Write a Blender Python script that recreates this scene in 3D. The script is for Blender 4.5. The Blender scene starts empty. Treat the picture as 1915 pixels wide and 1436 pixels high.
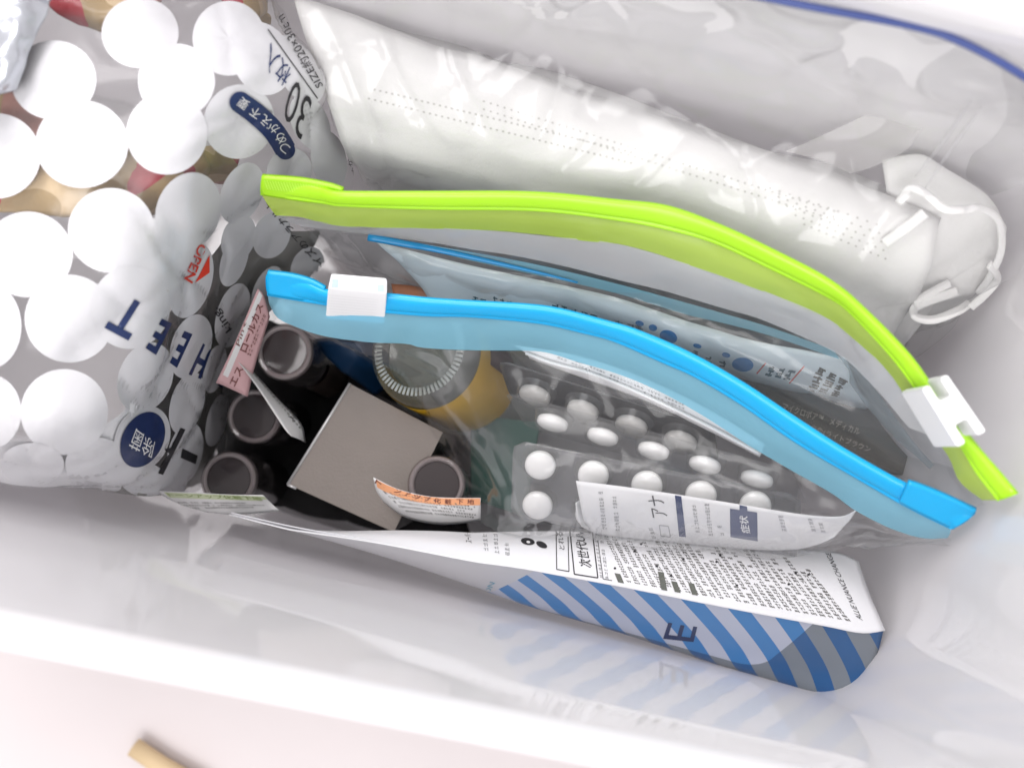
import bpy, bmesh, math, random
from mathutils import Vector, Matrix, Euler, noise
from mathutils.bvhtree import BVHTree

random.seed(7)
scene = bpy.context.scene
COL = scene.collection
CM = 0.01
W, H, FPX = 1915.0, 1436.0, 1839.0

# ------------------------------------------------------------------ camera
cam_d = bpy.data.cameras.new('camera')
cam = bpy.data.objects.new('camera', cam_d)
COL.objects.link(cam)
CAM = Vector((0, 0, 0.42))
ROT = Euler((math.radians(4.1), math.radians(1.32), 0), 'XYZ')
cam.location = CAM
cam.rotation_euler = ROT
cam_d.sensor_width = 36
cam_d.lens = 36 * FPX / W
cam_d.clip_start = 0.005
cam_d.clip_end = 60
cam_d.dof.use_dof = True
cam_d.dof.focus_distance = 0.283
cam_d.dof.aperture_fstop = 9.5
scene.camera = cam
RM = ROT.to_matrix()

# ------------------------------------------------------------------ light
world = bpy.data.worlds.new('World')
scene.world = world
world.use_nodes = True
bg = world.node_tree.nodes['Background']
bg.inputs['Color'].default_value = (1.0, 0.968, 0.992, 1)
bg.inputs['Strength'].default_value = 0.70

def area(name, loc, target, size, power, color=(1, 1, 1)):
    l = bpy.data.lights.new(name, 'AREA')
    l.shape = 'RECTANGLE'
    l.size, l.size_y = size
    l.energy = power
    l.color = color
    o = bpy.data.objects.new(name, l)
    COL.objects.link(o)
    o.location = loc
    o.rotation_euler = (Vector(target) - Vector(loc)).to_track_quat('-Z', 'Y').to_euler()
    return o

area('window_light', (-0.28, -0.68, 1.2), (-0.05, 0.03, 0.16), (0.75, 0.75), 9.0, (1.0, 0.985, 0.98))
area('ceiling_light', (-0.34, 0.68, 1.4), (-0.03, 0.0, 0.14), (0.8, 0.8), 15.0, (1.0, 0.965, 0.965))

scene.view_settings.view_transform = 'Standard'
scene.view_settings.look = 'None'
scene.view_settings.gamma = 1.0
scene.view_settings.exposure = 0.26
scene.cycles.use_denoising = True
scene.cycles.max_bounces = 8
scene.cycles.diffuse_bounces = 4
scene.cycles.glossy_bounces = 3
scene.cycles.use_adaptive_sampling = True
scene.cycles.adaptive_threshold = 0.02
scene.cycles.transparent_max_bounces = 32
scene.cycles.sample_clamp_indirect = 4.0
scene.cycles.caustics_reflective = False
scene.cycles.caustics_refractive = False

# ------------------------------------------------------------------ helpers: space
def ray(px, py):
    return RM @ Vector(((px - W / 2) / FPX, -(py - H / 2) / FPX, -1.0))

def at(px, py, z):
    d = ray(px, py)
    t = (z * CM - CAM.z) / d.z
    return CAM + d * t

def pts(line, z=None):
    out = []
    for i, p in enumerate(line):
        if len(p) == 3:
            out.append(at(*p))
        else:
            zz = z if not isinstance(z, (tuple, list)) else z[0] + (z[1] - z[0]) * i / max(1, len(line) - 1)
            out.append(at(p[0], p[1], zz))
    return out

def cr(p0, p1, p2, p3, t):
    t2, t3 = t * t, t * t * t
    return 0.5 * ((2 * p1) + (p2 - p0) * t + (2 * p0 - 5 * p1 + 4 * p2 - p3) * t2 + (3 * p1 - p0 - 3 * p2 + p3) * t3)

def spl(P, n):
    """resample a point list smoothly to n points (even by length)"""
    m = len(P)
    if m == 1:
        return [P[0]] * n
    if m == 2:
        return [P[0].lerp(P[1], i / (n - 1)) for i in range(n)]
    dense = []
    for i in range(m - 1):
        a = P[i - 1] if i > 0 else P[0] * 2 - P[1]
        d = P[i + 2] if i + 2 < m else P[-1] * 2 - P[-2]
        for k in range(12):
            dense.append(cr(a, P[i], P[i + 1], d, k / 12))
    dense.append(P[-1].copy())
    L = [0.0]
    for i in range(1, len(dense)):
        L.append(L[-1] + (dense[i] - dense[i - 1]).length)
    out, j = [], 0
    for k in range(n):
        s = L[-1] * k / (n - 1)
        while j < len(L) - 2 and L[j + 1] < s:
            j += 1
        seg = L[j + 1] - L[j]
        out.append(dense[j].lerp(dense[j + 1], 0 if seg < 1e-12 else min(1, (s - L[j]) / seg)))
    return out

def patch(rows, nu, nv, even=True):
    R = [spl(r, nu) for r in rows]
    cols = []
    for u in range(nu):
        c = [r[u] for r in R]
        if even:
            cols.append(spl(c, nv))
        else:
            cols.append(spl(c, nv))
    return [[cols[u][v] for u in range(nu)] for v in range(nv)]

# ------------------------------------------------------------------ helpers: objects
origin = {}
geom = {}

def thing(name, label, cat, loc, group=None):
    o = bpy.data.objects.new(name, None)
    o.empty_display_size = 0.01
    COL.objects.link(o)
    o.location = loc
    o['label'] = label
    o['category'] = cat
    if group:
        o['group'] = group
    origin[o] = Vector(loc)
    return o

def tag(o, label, cat, group=None):
    o['label'] = label
    o['category'] = cat
    if group:
        o['group'] = group
    return o

def mesh(name, verts, faces, mat, parent=None, smooth=True, uvs=None, loc=None):
    off = origin[parent] if parent is not None else (Vector(loc) if loc is not None else Vector((0, 0, 0)))
    me = bpy.data.meshes.new(name)
    me.from_pydata([tuple(Vector(v) - off) for v in verts], [], faces)
    if smooth:
        me.polygons.foreach_set('use_smooth', [True] * len(me.polygons))
    if uvs is not None:
        ul = me.uv_layers.new(name='UVMap')
        for lp in me.loops:
            ul.data[lp.index].uv = uvs[lp.vertex_index]
    me.materials.append(mat)
    me.update()
    o = bpy.data.objects.new(name, me)
    COL.objects.link(o)
    if parent is not None:
        o.parent = parent
        origin[o] = off
    else:
        o.location = off
        origin[o] = off
    geom[o] = ([Vector(v) for v in verts], faces)
    return o

def grid_obj(name, g, mat, parent=None, thick=0.0, wr=0.0, wscale=40.0, seed=0.0, loc=None, smooth=True, fade=False, crease=0.0):
    nv, nu = len(g), len(g[0])
    V = [[p.copy() for p in r] for r in g]
    if wr:
        for v in range(nv):
            for u in range(nu):
                a = g[v][min(u + 1, nu - 1)] - g[v][max(u - 1, 0)]
                b = g[min(v + 1, nv - 1)][u] - g[max(v - 1, 0)][u]
                n = a.cross(b)
                if n.length > 0:
                    n.normalize()
                p = g[v][u] * wscale + Vector((seed, seed * 1.7, 0))
                k = noise.fractal(p, 0.9, 2.1, 3)
                # ridged component gives film creases
                rdg = 1 - abs(noise.noise(p * 0.8 + Vector((5, 3, 1)))) * 2
                if crease:
                    q = p * 1.6 + Vector((p.y, -p.x, 0)) * 0.7
                    c1 = 1 - abs(noise.noise(Vector((q.x * 1.3, q.y * 0.35, q.z * 0.6)) + Vector((9, 4, 2)))) * 2.2
                    c2 = 1 - abs(noise.noise(Vector((q.x * 0.4, q.y * 1.5, q.z * 0.8)) + Vector((1, 8, 6)))) * 2.2
                    k += crease * (max(0, c1) ** 5 * 0.9 + max(0, c2) ** 6 * 0.7)
                f = 1.0
                if fade:
                    f = min(1, v / 3.0)
                V[v][u] = g[v][u] + n * wr * CM * f * (k * 0.7 + max(0, rdg) ** 3 * 0.8)
    verts = [V[v][u] for v in range(nv) for u in range(nu)]
    faces = [(v * nu + u, v * nu + u + 1, (v + 1) * nu + u + 1, (v + 1) * nu + u) for v in range(nv - 1) for u in range(nu - 1)]
    # face the camera
    s = 0.0
    for f in faces[::max(1, len(faces) // 60)]:
        n = (verts[f[1]] - verts[f[0]]).cross(verts[f[3]] - verts[f[0]])
        s += 1 if n.dot(CAM - verts[f[0]]) > 0 else -1
    if s < 0:
        faces = [tuple(reversed(f)) for f in faces]
    uvs = []
    for v in range(nv):
        l = 0
        for u in range(nu):
            if u:
                l += (g[v][u] - g[v][u - 1]).length
            uvs.append([l / CM, 0])
    for u in range(nu):
        l = 0
        for v in range(nv):
            if v:
                l += (g[v][u] - g[v - 1][u]).length
            uvs[v * nu + u][1] = l / CM
    o = mesh(name, verts, faces, mat, parent, smooth, uvs, loc)
    if thick:
        m = o.modifiers.new('thickness', 'SOLIDIFY')
        m.thickness = thick * CM
        m.offset = -1
        m.use_rim = True
    return o

def lathe(name, base, axis, prof, mat, parent=None, n=40, loc=None, a0=0.0, a1=math.tau, xdir=None):
    """prof: (radius, height along axis) in cm, base in metres"""
    axis = Vector(axis).normalized()
    x = Vector(xdir) if xdir is not None else Vector((0, 0, 1)).orthogonal() if abs(axis.z) > 0.9 else Vector((0, 0, 1))
    x = (x - axis * x.dot(axis)).normalized()
    y = axis.cross(x)
    full = abs(a1 - a0 - math.tau) < 1e-6
    cnt = n if full else n + 1
    verts, faces, rings = [], [], []
    for r, h in prof:
        c = base + axis * (h * CM)
        if r < 1e-4:                       # a single point on the axis
            rings.append([len(verts)] * cnt)
            verts.append(c)
            continue
        rings.append(list(range(len(verts), len(verts) + cnt)))
        for k in range(cnt):
            a = a0 + (a1 - a0) * k / n
            verts.append(c + (x * math.cos(a) + y * math.sin(a)) * (r * CM))
    for A, B in zip(rings[:-1], rings[1:]):
        for k in range(n):
            k2 = (k + 1) % cnt
            f = []
            for v in (A[k], A[k2], B[k2], B[k]):
                if v not in f:
                    f.append(v)
            if len(f) > 2:
                faces.append(tuple(f))
    if full:
        if prof[0][0] > 1e-4:
            faces.append(tuple(reversed(rings[0])))
        if prof[-1][0] > 1e-4:
            faces.append(tuple(rings[-1]))
    o = mesh(name, verts, faces, mat, parent, True, None, loc)
    e = o.modifiers.new('edges', 'EDGE_SPLIT')
    e.split_angle = math.radians(42)
    return o

def hexa(name, top, bot, mat, parent=None, bevel=0.04, loc=None, seg=2):
    """top / bot: four world points each, same winding"""
    verts = list(top) + list(bot)
    faces = [(0, 1, 2, 3), (7, 6, 5, 4)] + [(i + 4, (i + 1) % 4 + 4, (i + 1) % 4, i) for i in range(4)]
    bm = bmesh.new()
    vs = [bm.verts.new(v) for v in verts]
    for f in faces:
        bm.faces.new([vs[i] for i in f])
    bmesh.ops.recalc_face_normals(bm, faces=bm.faces)
    if bevel:
        bmesh.ops.bevel(bm, geom=bm.edges[:], offset=bevel * CM, segments=seg, profile=0.6, affect='EDGES')
    bm.verts.index_update()
    V = [v.co.copy() for v in bm.verts]
    F = [[v.index for v in f.verts] for f in bm.faces]
    bm.free()
    o = mesh(name, V, F, mat, parent, False, None, loc)
    return o

def sweep(name, P, rx, ry, mat, parent=None, n=10, up=Vector((0, 0, 1)), loc=None, closed_ends=True, taper=None, shape=None):
    verts, faces = [], []
    m = len(P)
    sec = shape or [(math.cos(math.tau * k / n), math.sin(math.tau * k / n)) for k in range(n)]
    n = len(sec)
    for i, p in enumerate(P):
        t = (P[min(i + 1, m - 1)] - P[max(i - 1, 0)]).normalized()
        u = up[i] if isinstance(up, list) else up
        s = t.cross(u)
        s = s.normalized() if s.length > 1e-6 else t.orthogonal().normalized()
        w = s.cross(t).normalized()
        k = taper(i / (m - 1)) if taper else 1
        for a, b in sec:
            verts.append(p + s * (a * rx * CM * k) + w * (b * ry * CM * k))
    for i in range(m - 1):
        for k in range(n):
            k2 = (k + 1) % n
            faces.append((i * n + k, i * n + k2, (i + 1) * n + k2, (i + 1) * n + k))
    if closed_ends:
        faces.append(tuple(reversed(range(n))))
        faces.append(tuple((m - 1) * n + k for k in range(n)))
    return mesh(name, verts, faces, mat, parent, True, None, loc)

# ------------------------------------------------------------------ helpers: flat print laid on a surface
_bvh = {}
def bvh_of(o):
    if o not in _bvh:
        v, f = geom[o]
        _bvh[o] = BVHTree.FromPolygons(v, f)
    return _bvh[o]

def bil(q, s, t):
    bl, br, tl, tr = q
    return (bl[0] * (1 - s) * (1 - t) + br[0] * s * (1 - t) + tl[0] * (1 - s) * t + tr[0] * s * t,
            bl[1] * (1 - s) * (1 - t) + br[1] * s * (1 - t) + tl[1] * (1 - s) * t + tr[1] * s * t)

_glyph = {}
def glyphs(txt, bold=0.0, res=3, spacing=1.0):
    key = (txt, bold, res, spacing)
    if key in _glyph:
        return _glyph[key]
    cu = bpy.data.curves.new('lettering_source', 'FONT')
    cu.body = txt
    cu.resolution_u = res
    cu.offset = bold
    cu.space_character = spacing
    cu.fill_mode = 'FRONT'
    ob = bpy.data.objects.new('lettering_source', cu)
    COL.objects.link(ob)
    dg = bpy.context.evaluated_depsgraph_get()
    me = bpy.data.meshes.new_from_object(ob.evaluated_get(dg))
    V = [(v.co.x, v.co.y) for v in me.vertices]
    F = [list(p.vertices) for p in me.polygons]
    bpy.data.objects.remove(ob)
    bpy.data.curves.remove(cu)
    bpy.data.meshes.remove(me)
    if not V:
        V, F = [(0, 0), (1, 0), (0, 1)], []
    x0, x1 = min(v[0] for v in V), max(v[0] for v in V)
    y0, y1 = min(v[1] for v in V), max(v[1] for v in V)
    V = [((x - x0) / max(1e-6, x1 - x0), (y - y0) / max(1e-6, y1 - y0)) for x, y in V]
    _glyph[key] = (V, F)
    return _glyph[key]

def refine(V, F, limit):
    bm = bmesh.new()
    vs = [bm.verts.new((x, y, 0)) for x, y in V]
    for f in F:
        try:
            bm.faces.new([vs[i] for i in f])
        except ValueError:
            pass
    bmesh.ops.triangulate(bm, faces=bm.faces[:])
    for _ in range(5):
        es = [e for e in bm.edges if e.calc_length() > limit]
        if not es:
            break
        bmesh.ops.subdivide_edges(bm, edges=es, cuts=1)
        bmesh.ops.triangulate(bm, faces=[f for f in bm.faces if len(f.verts) > 3])
    bm.verts.index_update()
    V2 = [(v.co.x, v.co.y) for v in bm.verts]
    F2 = [[v.index for v in f.verts] for f in bm.faces]
    bm.free()
    return V2, F2

def t_quad(txt, q, bold=0.0, limit=14, res=3, spacing=1.0):
    if len(q) == 3:
        q = (q[0], q[1], q[2], (q[1][0] + q[2][0] - q[0][0], q[1][1] + q[2][1] - q[0][1]))
    V, F = glyphs(txt, bold, res, spacing)
    V = [bil(q, s, t) for s, t in V]
    return refine(V, F, limit) if limit else (V, F)

def p_ell(cx, cy, rx, ry, ang=0, rings=4, n=36):
    a = math.radians(ang)
    V, F = [(cx, cy)], []
    for r in range(1, rings + 1):
        for k in range(n):
            t = math.tau * k / n
            x, y = rx * r / rings * math.cos(t), ry * r / rings * math.sin(t)
            V.append((cx + x * math.cos(a) - y * math.sin(a), cy + x * math.sin(a) + y * math.cos(a)))
    for k in range(n):
        F.append((0, 1 + k, 1 + (k + 1) % n))
    for r in range(rings - 1):
        for k in range(n):
            F.append((1 + r * n + k, 1 + (r + 1) * n + k, 1 + (r + 1) * n + (k + 1) % n, 1 + r * n + (k + 1) % n))
    return V, F

def p_quad(q, nx=6, ny=6):
    V = [bil(q, i / nx, j / ny) for j in range(ny + 1) for i in range(nx + 1)]
    F = [(j * (nx + 1) + i, j * (nx + 1) + i + 1, (j + 1) * (nx + 1) + i + 1, (j + 1) * (nx + 1) + i) for j in range(ny) for i in range(nx)]
    return V, F

def p_line(P, w, n=None, straight=False):
    """stroke along a pixel polyline"""
    if straight:
        V, F = [], []
        for a, b in zip(P[:-1], P[1:]):
            v, f = p_line([a, b], w, 8)
            F += [tuple(i + len(V) for i in q) for q in f]
            V += v
        return V, F
    Q = [Vector((p[0], p[1], 0)) for p in P]
    Q = spl(Q, n or max(2, 8 * (len(P) - 1)))
    V, F = [], []
    for i, p in enumerate(Q):
        t = (Q[min(i + 1, len(Q) - 1)] - Q[max(i - 1, 0)]).normalized()
        s = Vector((-t.y, t.x, 0)) * w / 2
        for k in (-1, -0.5, 0, 0.5, 1):
            V.append(((p + s * k).x, (p + s * k).y))
    for i in range(len(Q) - 1):
        for k in range(4):
            F.append((i * 5 + k, i * 5 + k + 1, (i + 1) * 5 + k + 1, (i + 1) * 5 + k))
    return V, F

def p_print(q, lines, chars, fill=0.62, density=0.9, heavy=0.16, rnd=None, ragged=0.25):
    """unreadable small print: rows of character-like stroke clusters inside a quad"""
    rnd = rnd or random.Random(int(q[0][0] * 7 + q[0][1]))
    V, F = [], []
    def stroke(s0, t0, s1, t1):
        b = len(V)
        for s, t in ((s0, t0), (s1, t0), (s1, t1), (s0, t1)):
            V.append(bil(q, s, t))
        F.append((b, b + 1, b + 2, b + 3))
    for l in range(lines):
        t_hi = 1 - l / lines
        ch = fill / lines
        end = 1 - rnd.random() ** 2 * ragged
        for c in range(chars):
            s0 = c / chars
            if s0 > end or rnd.random() > density:
                continue
            cw = 0.84 / chars
            y0 = t_hi - ch
            kind = rnd.random()
            nh = 2 if kind < 0.5 else 3
            for i in range(nh):
                yy = y0 + ch * (i + 0.1 + 0.35 * rnd.random()) / nh
                a = s0 + cw * 0.25 * rnd.random()
                stroke(a, yy, s0 + cw * (0.7 + 0.3 * rnd.random()), yy + ch * heavy)
            for i in range(1 if kind < 0.6 else 2):
                xx = s0 + cw * (0.1 + 0.7 * rnd.random())
                a = y0 + ch * 0.4 * rnd.random()
                stroke(xx, a, xx + cw * heavy, y0 + ch)
    return V, F

def decal(name, target, pieces, mat, parent, off=0.02, jump=2.0, kind=None, each=False):
    if each:
        for p in pieces:
            decal(name, target, [p], mat, parent, off, jump, kind)
        return
    tg = target if isinstance(target, (list, tuple)) else [target]
    trees = [bvh_of(t) for t in tg]
    verts, faces = [], []
    for V, F in pieces:
        idx = []
        for px, py in V:
            d = ray(px, py).normalized()
            best = None
            for tr in trees:
                loc, nrm, i, dist = tr.ray_cast(CAM, d)
                if loc is not None and (best is None or dist < best[1]):
                    best = (loc, dist)
            if best is None:
                idx.append(-1)
            else:
                idx.append(len(verts))
                verts.append(best[0] - d * (off * CM))
        for f in F:
            g = [idx[i] for i in f]
            if min(g) < 0:
                continue
            dz = [(verts[i] - CAM).length for i in g]
            if max(dz) - min(dz) > jump * CM:
                continue
            faces.append(tuple(g))
    used = sorted({i for f in faces for i in f})
    if not used:
        return None
    mp = {i: k for k, i in enumerate(used)}
    verts = [verts[i] for i in used]
    faces = [tuple(mp[i] for i in f) for f in faces]
    fixed = []
    for f in faces:
        n = (verts[f[1]] - verts[f[0]]).cross(verts[f[2]] - verts[f[0]])
        fixed.append(f if n.dot(CAM - verts[f[0]]) >= 0 else tuple(reversed(f)))
    o = mesh(name, verts, fixed, mat, parent, True)
    if kind:
        o['kind'] = kind
    return o

# ------------------------------------------------------------------ materials
def new_mat(name):
    m = bpy.data.materials.new(name)
    m.use_nodes = True
    nt = m.node_tree
    for n in list(nt.nodes):
        nt.nodes.remove(n)
    out = nt.nodes.new('ShaderNodeOutputMaterial')
    return m, nt, out

def add_bump(nt, strength, scale, detail=4, dist=0.001, coord='Object', stretch=None):
    tc = nt.nodes.new('ShaderNodeTexCoord')
    mp = nt.nodes.new('ShaderNodeMapping')
    nz = nt.nodes.new('ShaderNodeTexNoise')
    nz.inputs['Scale'].default_value = scale
    nz.inputs['Detail'].default_value = detail
    if stretch:
        mp.inputs['Scale'].default_value = stretch
    nt.links.new(tc.outputs[coord], mp.inputs['Vector'])
    nt.links.new(mp.outputs['Vector'], nz.inputs['Vector'])
    b = nt.nodes.new('ShaderNodeBump')
    b.inputs['Strength'].default_value = strength
    b.inputs['Distance'].default_value = dist
    nt.links.new(nz.outputs['Fac'], b.inputs['Height'])
    return b, nz

def pbr(name, color, rough=0.5, bump=0.0, bscale=200, var=0.06, vscale=60, metal=0.0, coat=0.0, spec=0.5, sub=0.0, trans=0.0, bdist=0.001):
    m, nt, out = new_mat(name)
    p = nt.nodes.new('ShaderNodeBsdfPrincipled')
    nt.links.new(p.outputs[0], out.inputs[0])
    p.inputs['Roughness'].default_value = rough
    p.inputs['Metallic'].default_value = metal
    p.inputs['Coat Weight'].default_value = coat
    p.inputs['Coat Roughness'].default_value = 0.08
    p.inputs['Specular IOR Level'].default_value = spec
    if sub:
        p.inputs['Subsurface Weight'].default_value = sub
        p.inputs['Subsurface Radius'].default_value = (0.004, 0.004, 0.004)
        p.inputs['Subsurface Scale'].default_value = 1.0
    if trans:
        p.inputs['Transmission Weight'].default_value = trans
    tc = nt.nodes.new('ShaderNodeTexCoord')
    nz = nt.nodes.new('ShaderNodeTexNoise')
    nz.inputs['Scale'].default_value = vscale
    nz.inputs['Detail'].default_value = 5
    nt.links.new(tc.outputs['Object'], nz.inputs['Vector'])
    mx = nt.nodes.new('ShaderNodeMix')
    mx.data_type = 'RGBA'
    c = Vector(color)
    mx.inputs[6].default_value = (*(c * (1 - var)), 1)
    mx.inputs[7].default_value = (*[min(1, x) for x in c * (1 + var)], 1)
    nt.links.new(nz.outputs['Fac'], mx.inputs[0])
    nt.links.new(mx.outputs[2], p.inputs['Base Color'])
    if bump:
        b, _ = add_bump(nt, bump, bscale, dist=bdist)
        nt.links.new(b.outputs[0], p.inputs['Normal'])
    return m

def film(name, tint=(1, 1, 1), haze=0.06, haze_col=(0.85, 0.85, 0.88), rough=0.12, refl=1.0, bump=0.2, bscale=45, ior=1.4, cap=0.22):
    """thin clear plastic film: mostly see-through, a little milky, glossy at a slant"""
    m, nt, out = new_mat(name)
    N, L = nt.nodes, nt.links
    tr = N.new('ShaderNodeBsdfTransparent')
    tr.inputs[0].default_value = (*tint, 1)
    df = N.new('ShaderNodeBsdfDiffuse')
    df.inputs[0].default_value = (*haze_col, 1)
    tl = N.new('ShaderNodeBsdfTranslucent')
    tl.inputs[0].default_value = (*haze_col, 1)
    md = N.new('ShaderNodeMixShader')
    md.inputs[0].default_value = 0.4
    L.new(df.outputs[0], md.inputs[1])
    L.new(tl.outputs[0], md.inputs[2])
    m1 = N.new('ShaderNodeMixShader')
    m1.inputs[0].default_value = haze
    L.new(tr.outputs[0], m1.inputs[1])
    L.new(md.outputs[0], m1.inputs[2])
    gl = N.new('ShaderNodeBsdfGlossy')
    gl.inputs['Roughness'].default_value = rough
    b, _ = add_bump(nt, bump, bscale, detail=3, dist=0.003)
    L.new(b.outputs[0], gl.inputs['Normal'])
    fr = N.new('ShaderNodeFresnel')
    fr.inputs['IOR'].default_value = ior
    L.new(b.outputs[0], fr.inputs['Normal'])
    mu = N.new('ShaderNodeMath')
    mu.operation = 'MULTIPLY'
    mu.use_clamp = True
    mu.inputs[1].default_value = refl
    L.new(fr.outputs[0], mu.inputs[0])
    mn = N.new('ShaderNodeMath')
    mn.operation = 'MINIMUM'
    mn.inputs[1].default_value = cap
    L.new(mu.outputs[0], mn.inputs[0])
    m2 = N.new('ShaderNodeMixShader')
    L.new(mn.outputs[0], m2.inputs[0])
    L.new(m1.outputs[0], m2.inputs[1])
    L.new(gl.outputs[0], m2.inputs[2])
    L.new(m2.outputs[0], out.inputs[0])
    return m

M = {}
M['box_white'] = pbr('polished white plastic', (0.87, 0.86, 0.865), 0.06, bump=0.015, bscale=60, var=0.01, spec=1.0)
def translucent_wall(m, fac):
    nt = m.node_tree
    out = [n for n in nt.nodes if n.type == 'OUTPUT_MATERIAL'][0]
    p = [n for n in nt.nodes if n.type == 'BSDF_PRINCIPLED'][0]
    tl = nt.nodes.new('ShaderNodeBsdfTranslucent')
    tl.inputs[0].default_value = (0.95, 0.94, 0.96, 1)
    mx = nt.nodes.new('ShaderNodeMixShader')
    mx.inputs[0].default_value = fac
    nt.links.new(p.outputs[0], mx.inputs[1])
    nt.links.new(tl.outputs[0], mx.inputs[2])
    nt.links.new(mx.outputs[0], out.inputs[0])
translucent_wall(M['box_white'], 0.30)
M['ground'] = pbr('pale pinkish floor', (0.62, 0.57, 0.57), 0.5, var=0.06, vscale=8)
M['film'] = film('clear bag film', haze=0.035)
M['film_green'] = film('milky bag film', haze=0.09, haze_col=(0.9, 0.9, 0.93), bump=0.25, bscale=30)
M['film_back'] = film('milkier bag film', haze=0.8, haze_col=(0.9, 0.9, 0.92), bump=0.2, bscale=30)
M['film_soft'] = film('soft hazy bag film', haze=0.10, bump=0.25, bscale=30, rough=0.14, refl=1.3, cap=0.3)
M['film_pack'] = film('clear printed pack film', haze=0.07, bump=0.3, bscale=35, rough=0.18)
M['white_print'] = pbr('white dot print', (0.62, 0.62, 0.64), 0.3, bump=0.35, bscale=35, var=0.015, bdist=0.003)
M['navy'] = pbr('navy print', (0.012, 0.028, 0.105), 0.35, var=0.08)
M['black_ink'] = pbr('black ink', (0.025, 0.024, 0.028), 0.5, var=0.1)
M['grey_ink'] = pbr('grey ink', (0.14, 0.135, 0.13), 0.5, var=0.15)
M['pale_ink'] = pbr('pale grey ink', (0.32, 0.32, 0.33), 0.5, var=0.15)
M['olive_ink'] = pbr('dark olive ink', (0.07, 0.065, 0.045), 0.5, var=0.1)
M['red_ink'] = pbr('red ink', (0.70, 0.055, 0.03), 0.4, var=0.05)
M['teal_ink'] = pbr('dark teal ink', (0.02, 0.10, 0.14), 0.5, var=0.1)
M['cyan_ink'] = pbr('strong blue ink', (0.005, 0.20, 0.55), 0.4, var=0.06)
M['white_ink'] = pbr('white ink', (0.8, 0.8, 0.8), 0.5, var=0.02)
M['tan_ink'] = pbr('tan ink', (0.62, 0.56, 0.48), 0.5, var=0.05)
M['green_ink'] = pbr('green ink', (0.22, 0.30, 0.08), 0.5, var=0.1)
M['maroon_ink'] = pbr('brown red ink', (0.18, 0.05, 0.04), 0.5, var=0.1)
M['mask'] = pbr('white nonwoven fabric', (0.79, 0.785, 0.77), 0.9, bump=0.25, bscale=900, var=0.02, vscale=30, bdist=0.0006, sub=0.0)
M['elastic'] = pbr('white elastic cord', (0.88, 0.875, 0.86), 0.85, bump=0.3, bscale=1200, var=0.02)
M['weld'] = pbr('pressed weld dots', (0.52, 0.51, 0.485), 0.8, var=0.05)
M['green_zip'] = pbr('lime zip plastic', (0.34, 0.66, 0.012), 0.32, var=0.03, sub=0.0, bump=0.03, bscale=150)
M['green_band'] = film('lime tinted film', tint=(0.80, 0.95, 0.35), haze=0.62, haze_col=(0.52, 0.72, 0.10), rough=0.2, bump=0.2)
M['blue_zip'] = pbr('sky blue zip plastic', (0.004, 0.38, 0.74), 0.30, var=0.03, bump=0.03, bscale=150)
M['blue_band'] = film('sky blue tinted film', tint=(0.5, 0.82, 0.98), haze=0.70, haze_col=(0.30, 0.66, 0.84), rough=0.2, bump=0.2)
M['cyan_band'] = film('pale blue tinted film', tint=(0.6, 0.86, 0.98), haze=0.7, haze_col=(0.36, 0.70, 0.84), rough=0.2, bump=0.2)
M['deep_blue'] = pbr('deep blue zip strip', (0.004, 0.22, 0.50), 0.35, var=0.05)
M['indigo_zip'] = pbr('indigo zip plastic', (0.05, 0.078, 0.25), 0.4, var=0.05)
M['slider'] = pbr('white slider plastic', (0.83, 0.83, 0.84), 0.4, var=0.015)
M['tube_black'] = pbr('black tube plastic', (0.012, 0.010, 0.011), 0.22, var=0.1, coat=0.3)
M['tube_dark'] = pbr('dark plum plastic', (0.022, 0.014, 0.015), 0.2, var=0.25, vscale=250, coat=0.0, spec=0.3)
M['cap_clear'] = film('clear cap plastic', tint=(0.88, 0.85, 0.85), haze=0.08, haze_col=(0.45, 0.40, 0.40), rough=0.06, refl=1.2, bump=0.05, cap=0.3)
M['tube_label'] = pbr('dark brown strip', (0.10, 0.075, 0.065), 0.4, var=0.1)
M['paper'] = pbr('white sticker paper', (0.78, 0.775, 0.77), 0.55, var=0.03)
M['paper_pink'] = pbr('pink sticker paper', (0.70, 0.44, 0.45), 0.55, var=0.03)
M['paper_orange'] = pbr('orange sticker paper', (0.86, 0.40, 0.20), 0.55, var=0.03)
M['paper_green'] = pbr('pale green sticker paper', (0.60, 0.66, 0.44), 0.55, var=0.04)
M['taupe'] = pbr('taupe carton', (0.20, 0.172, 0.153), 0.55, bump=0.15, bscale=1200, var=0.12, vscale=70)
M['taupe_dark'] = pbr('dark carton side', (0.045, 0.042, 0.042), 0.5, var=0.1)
M['carton_edge'] = pbr('silver carton edge', (0.55, 0.54, 0.54), 0.3, metal=0.4, var=0.03)
M['glass'] = film('bottle glass', tint=(0.93, 0.95, 0.92), haze=0.10, haze_col=(0.55, 0.60, 0.54), rough=0.05, refl=1.5, bump=0.08)
M['glass_inner'] = film('inner bottle glass', tint=(0.75, 0.80, 0.76), haze=0.25, haze_col=(0.30, 0.33, 0.31), rough=0.2, refl=0.6, bump=0.3, bscale=80)
M['glass_knurl'] = pbr('ground glass', (0.28, 0.30, 0.28), 0.2, var=0.3, spec=0.7)
M['yellow'] = pbr('amber yellow label', (0.80, 0.47, 0.02), 0.28, var=0.12, vscale=120)
M['label_red'] = pbr('dark red label patch', (0.09, 0.025, 0.022), 0.3, var=0.1)
M['green_box'] = pbr('dark green carton', (0.008, 0.085, 0.062), 0.5, var=0.15)
M['tablet'] = pbr('white tablet', (0.84, 0.835, 0.825), 0.35, var=0.01, sub=0.0)
M['blister'] = film('clear blister plastic', tint=(0.93, 0.93, 0.94), haze=0.30, haze_col=(0.45, 0.45, 0.46), rough=0.1, refl=1.4, bump=0.15)
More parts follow.
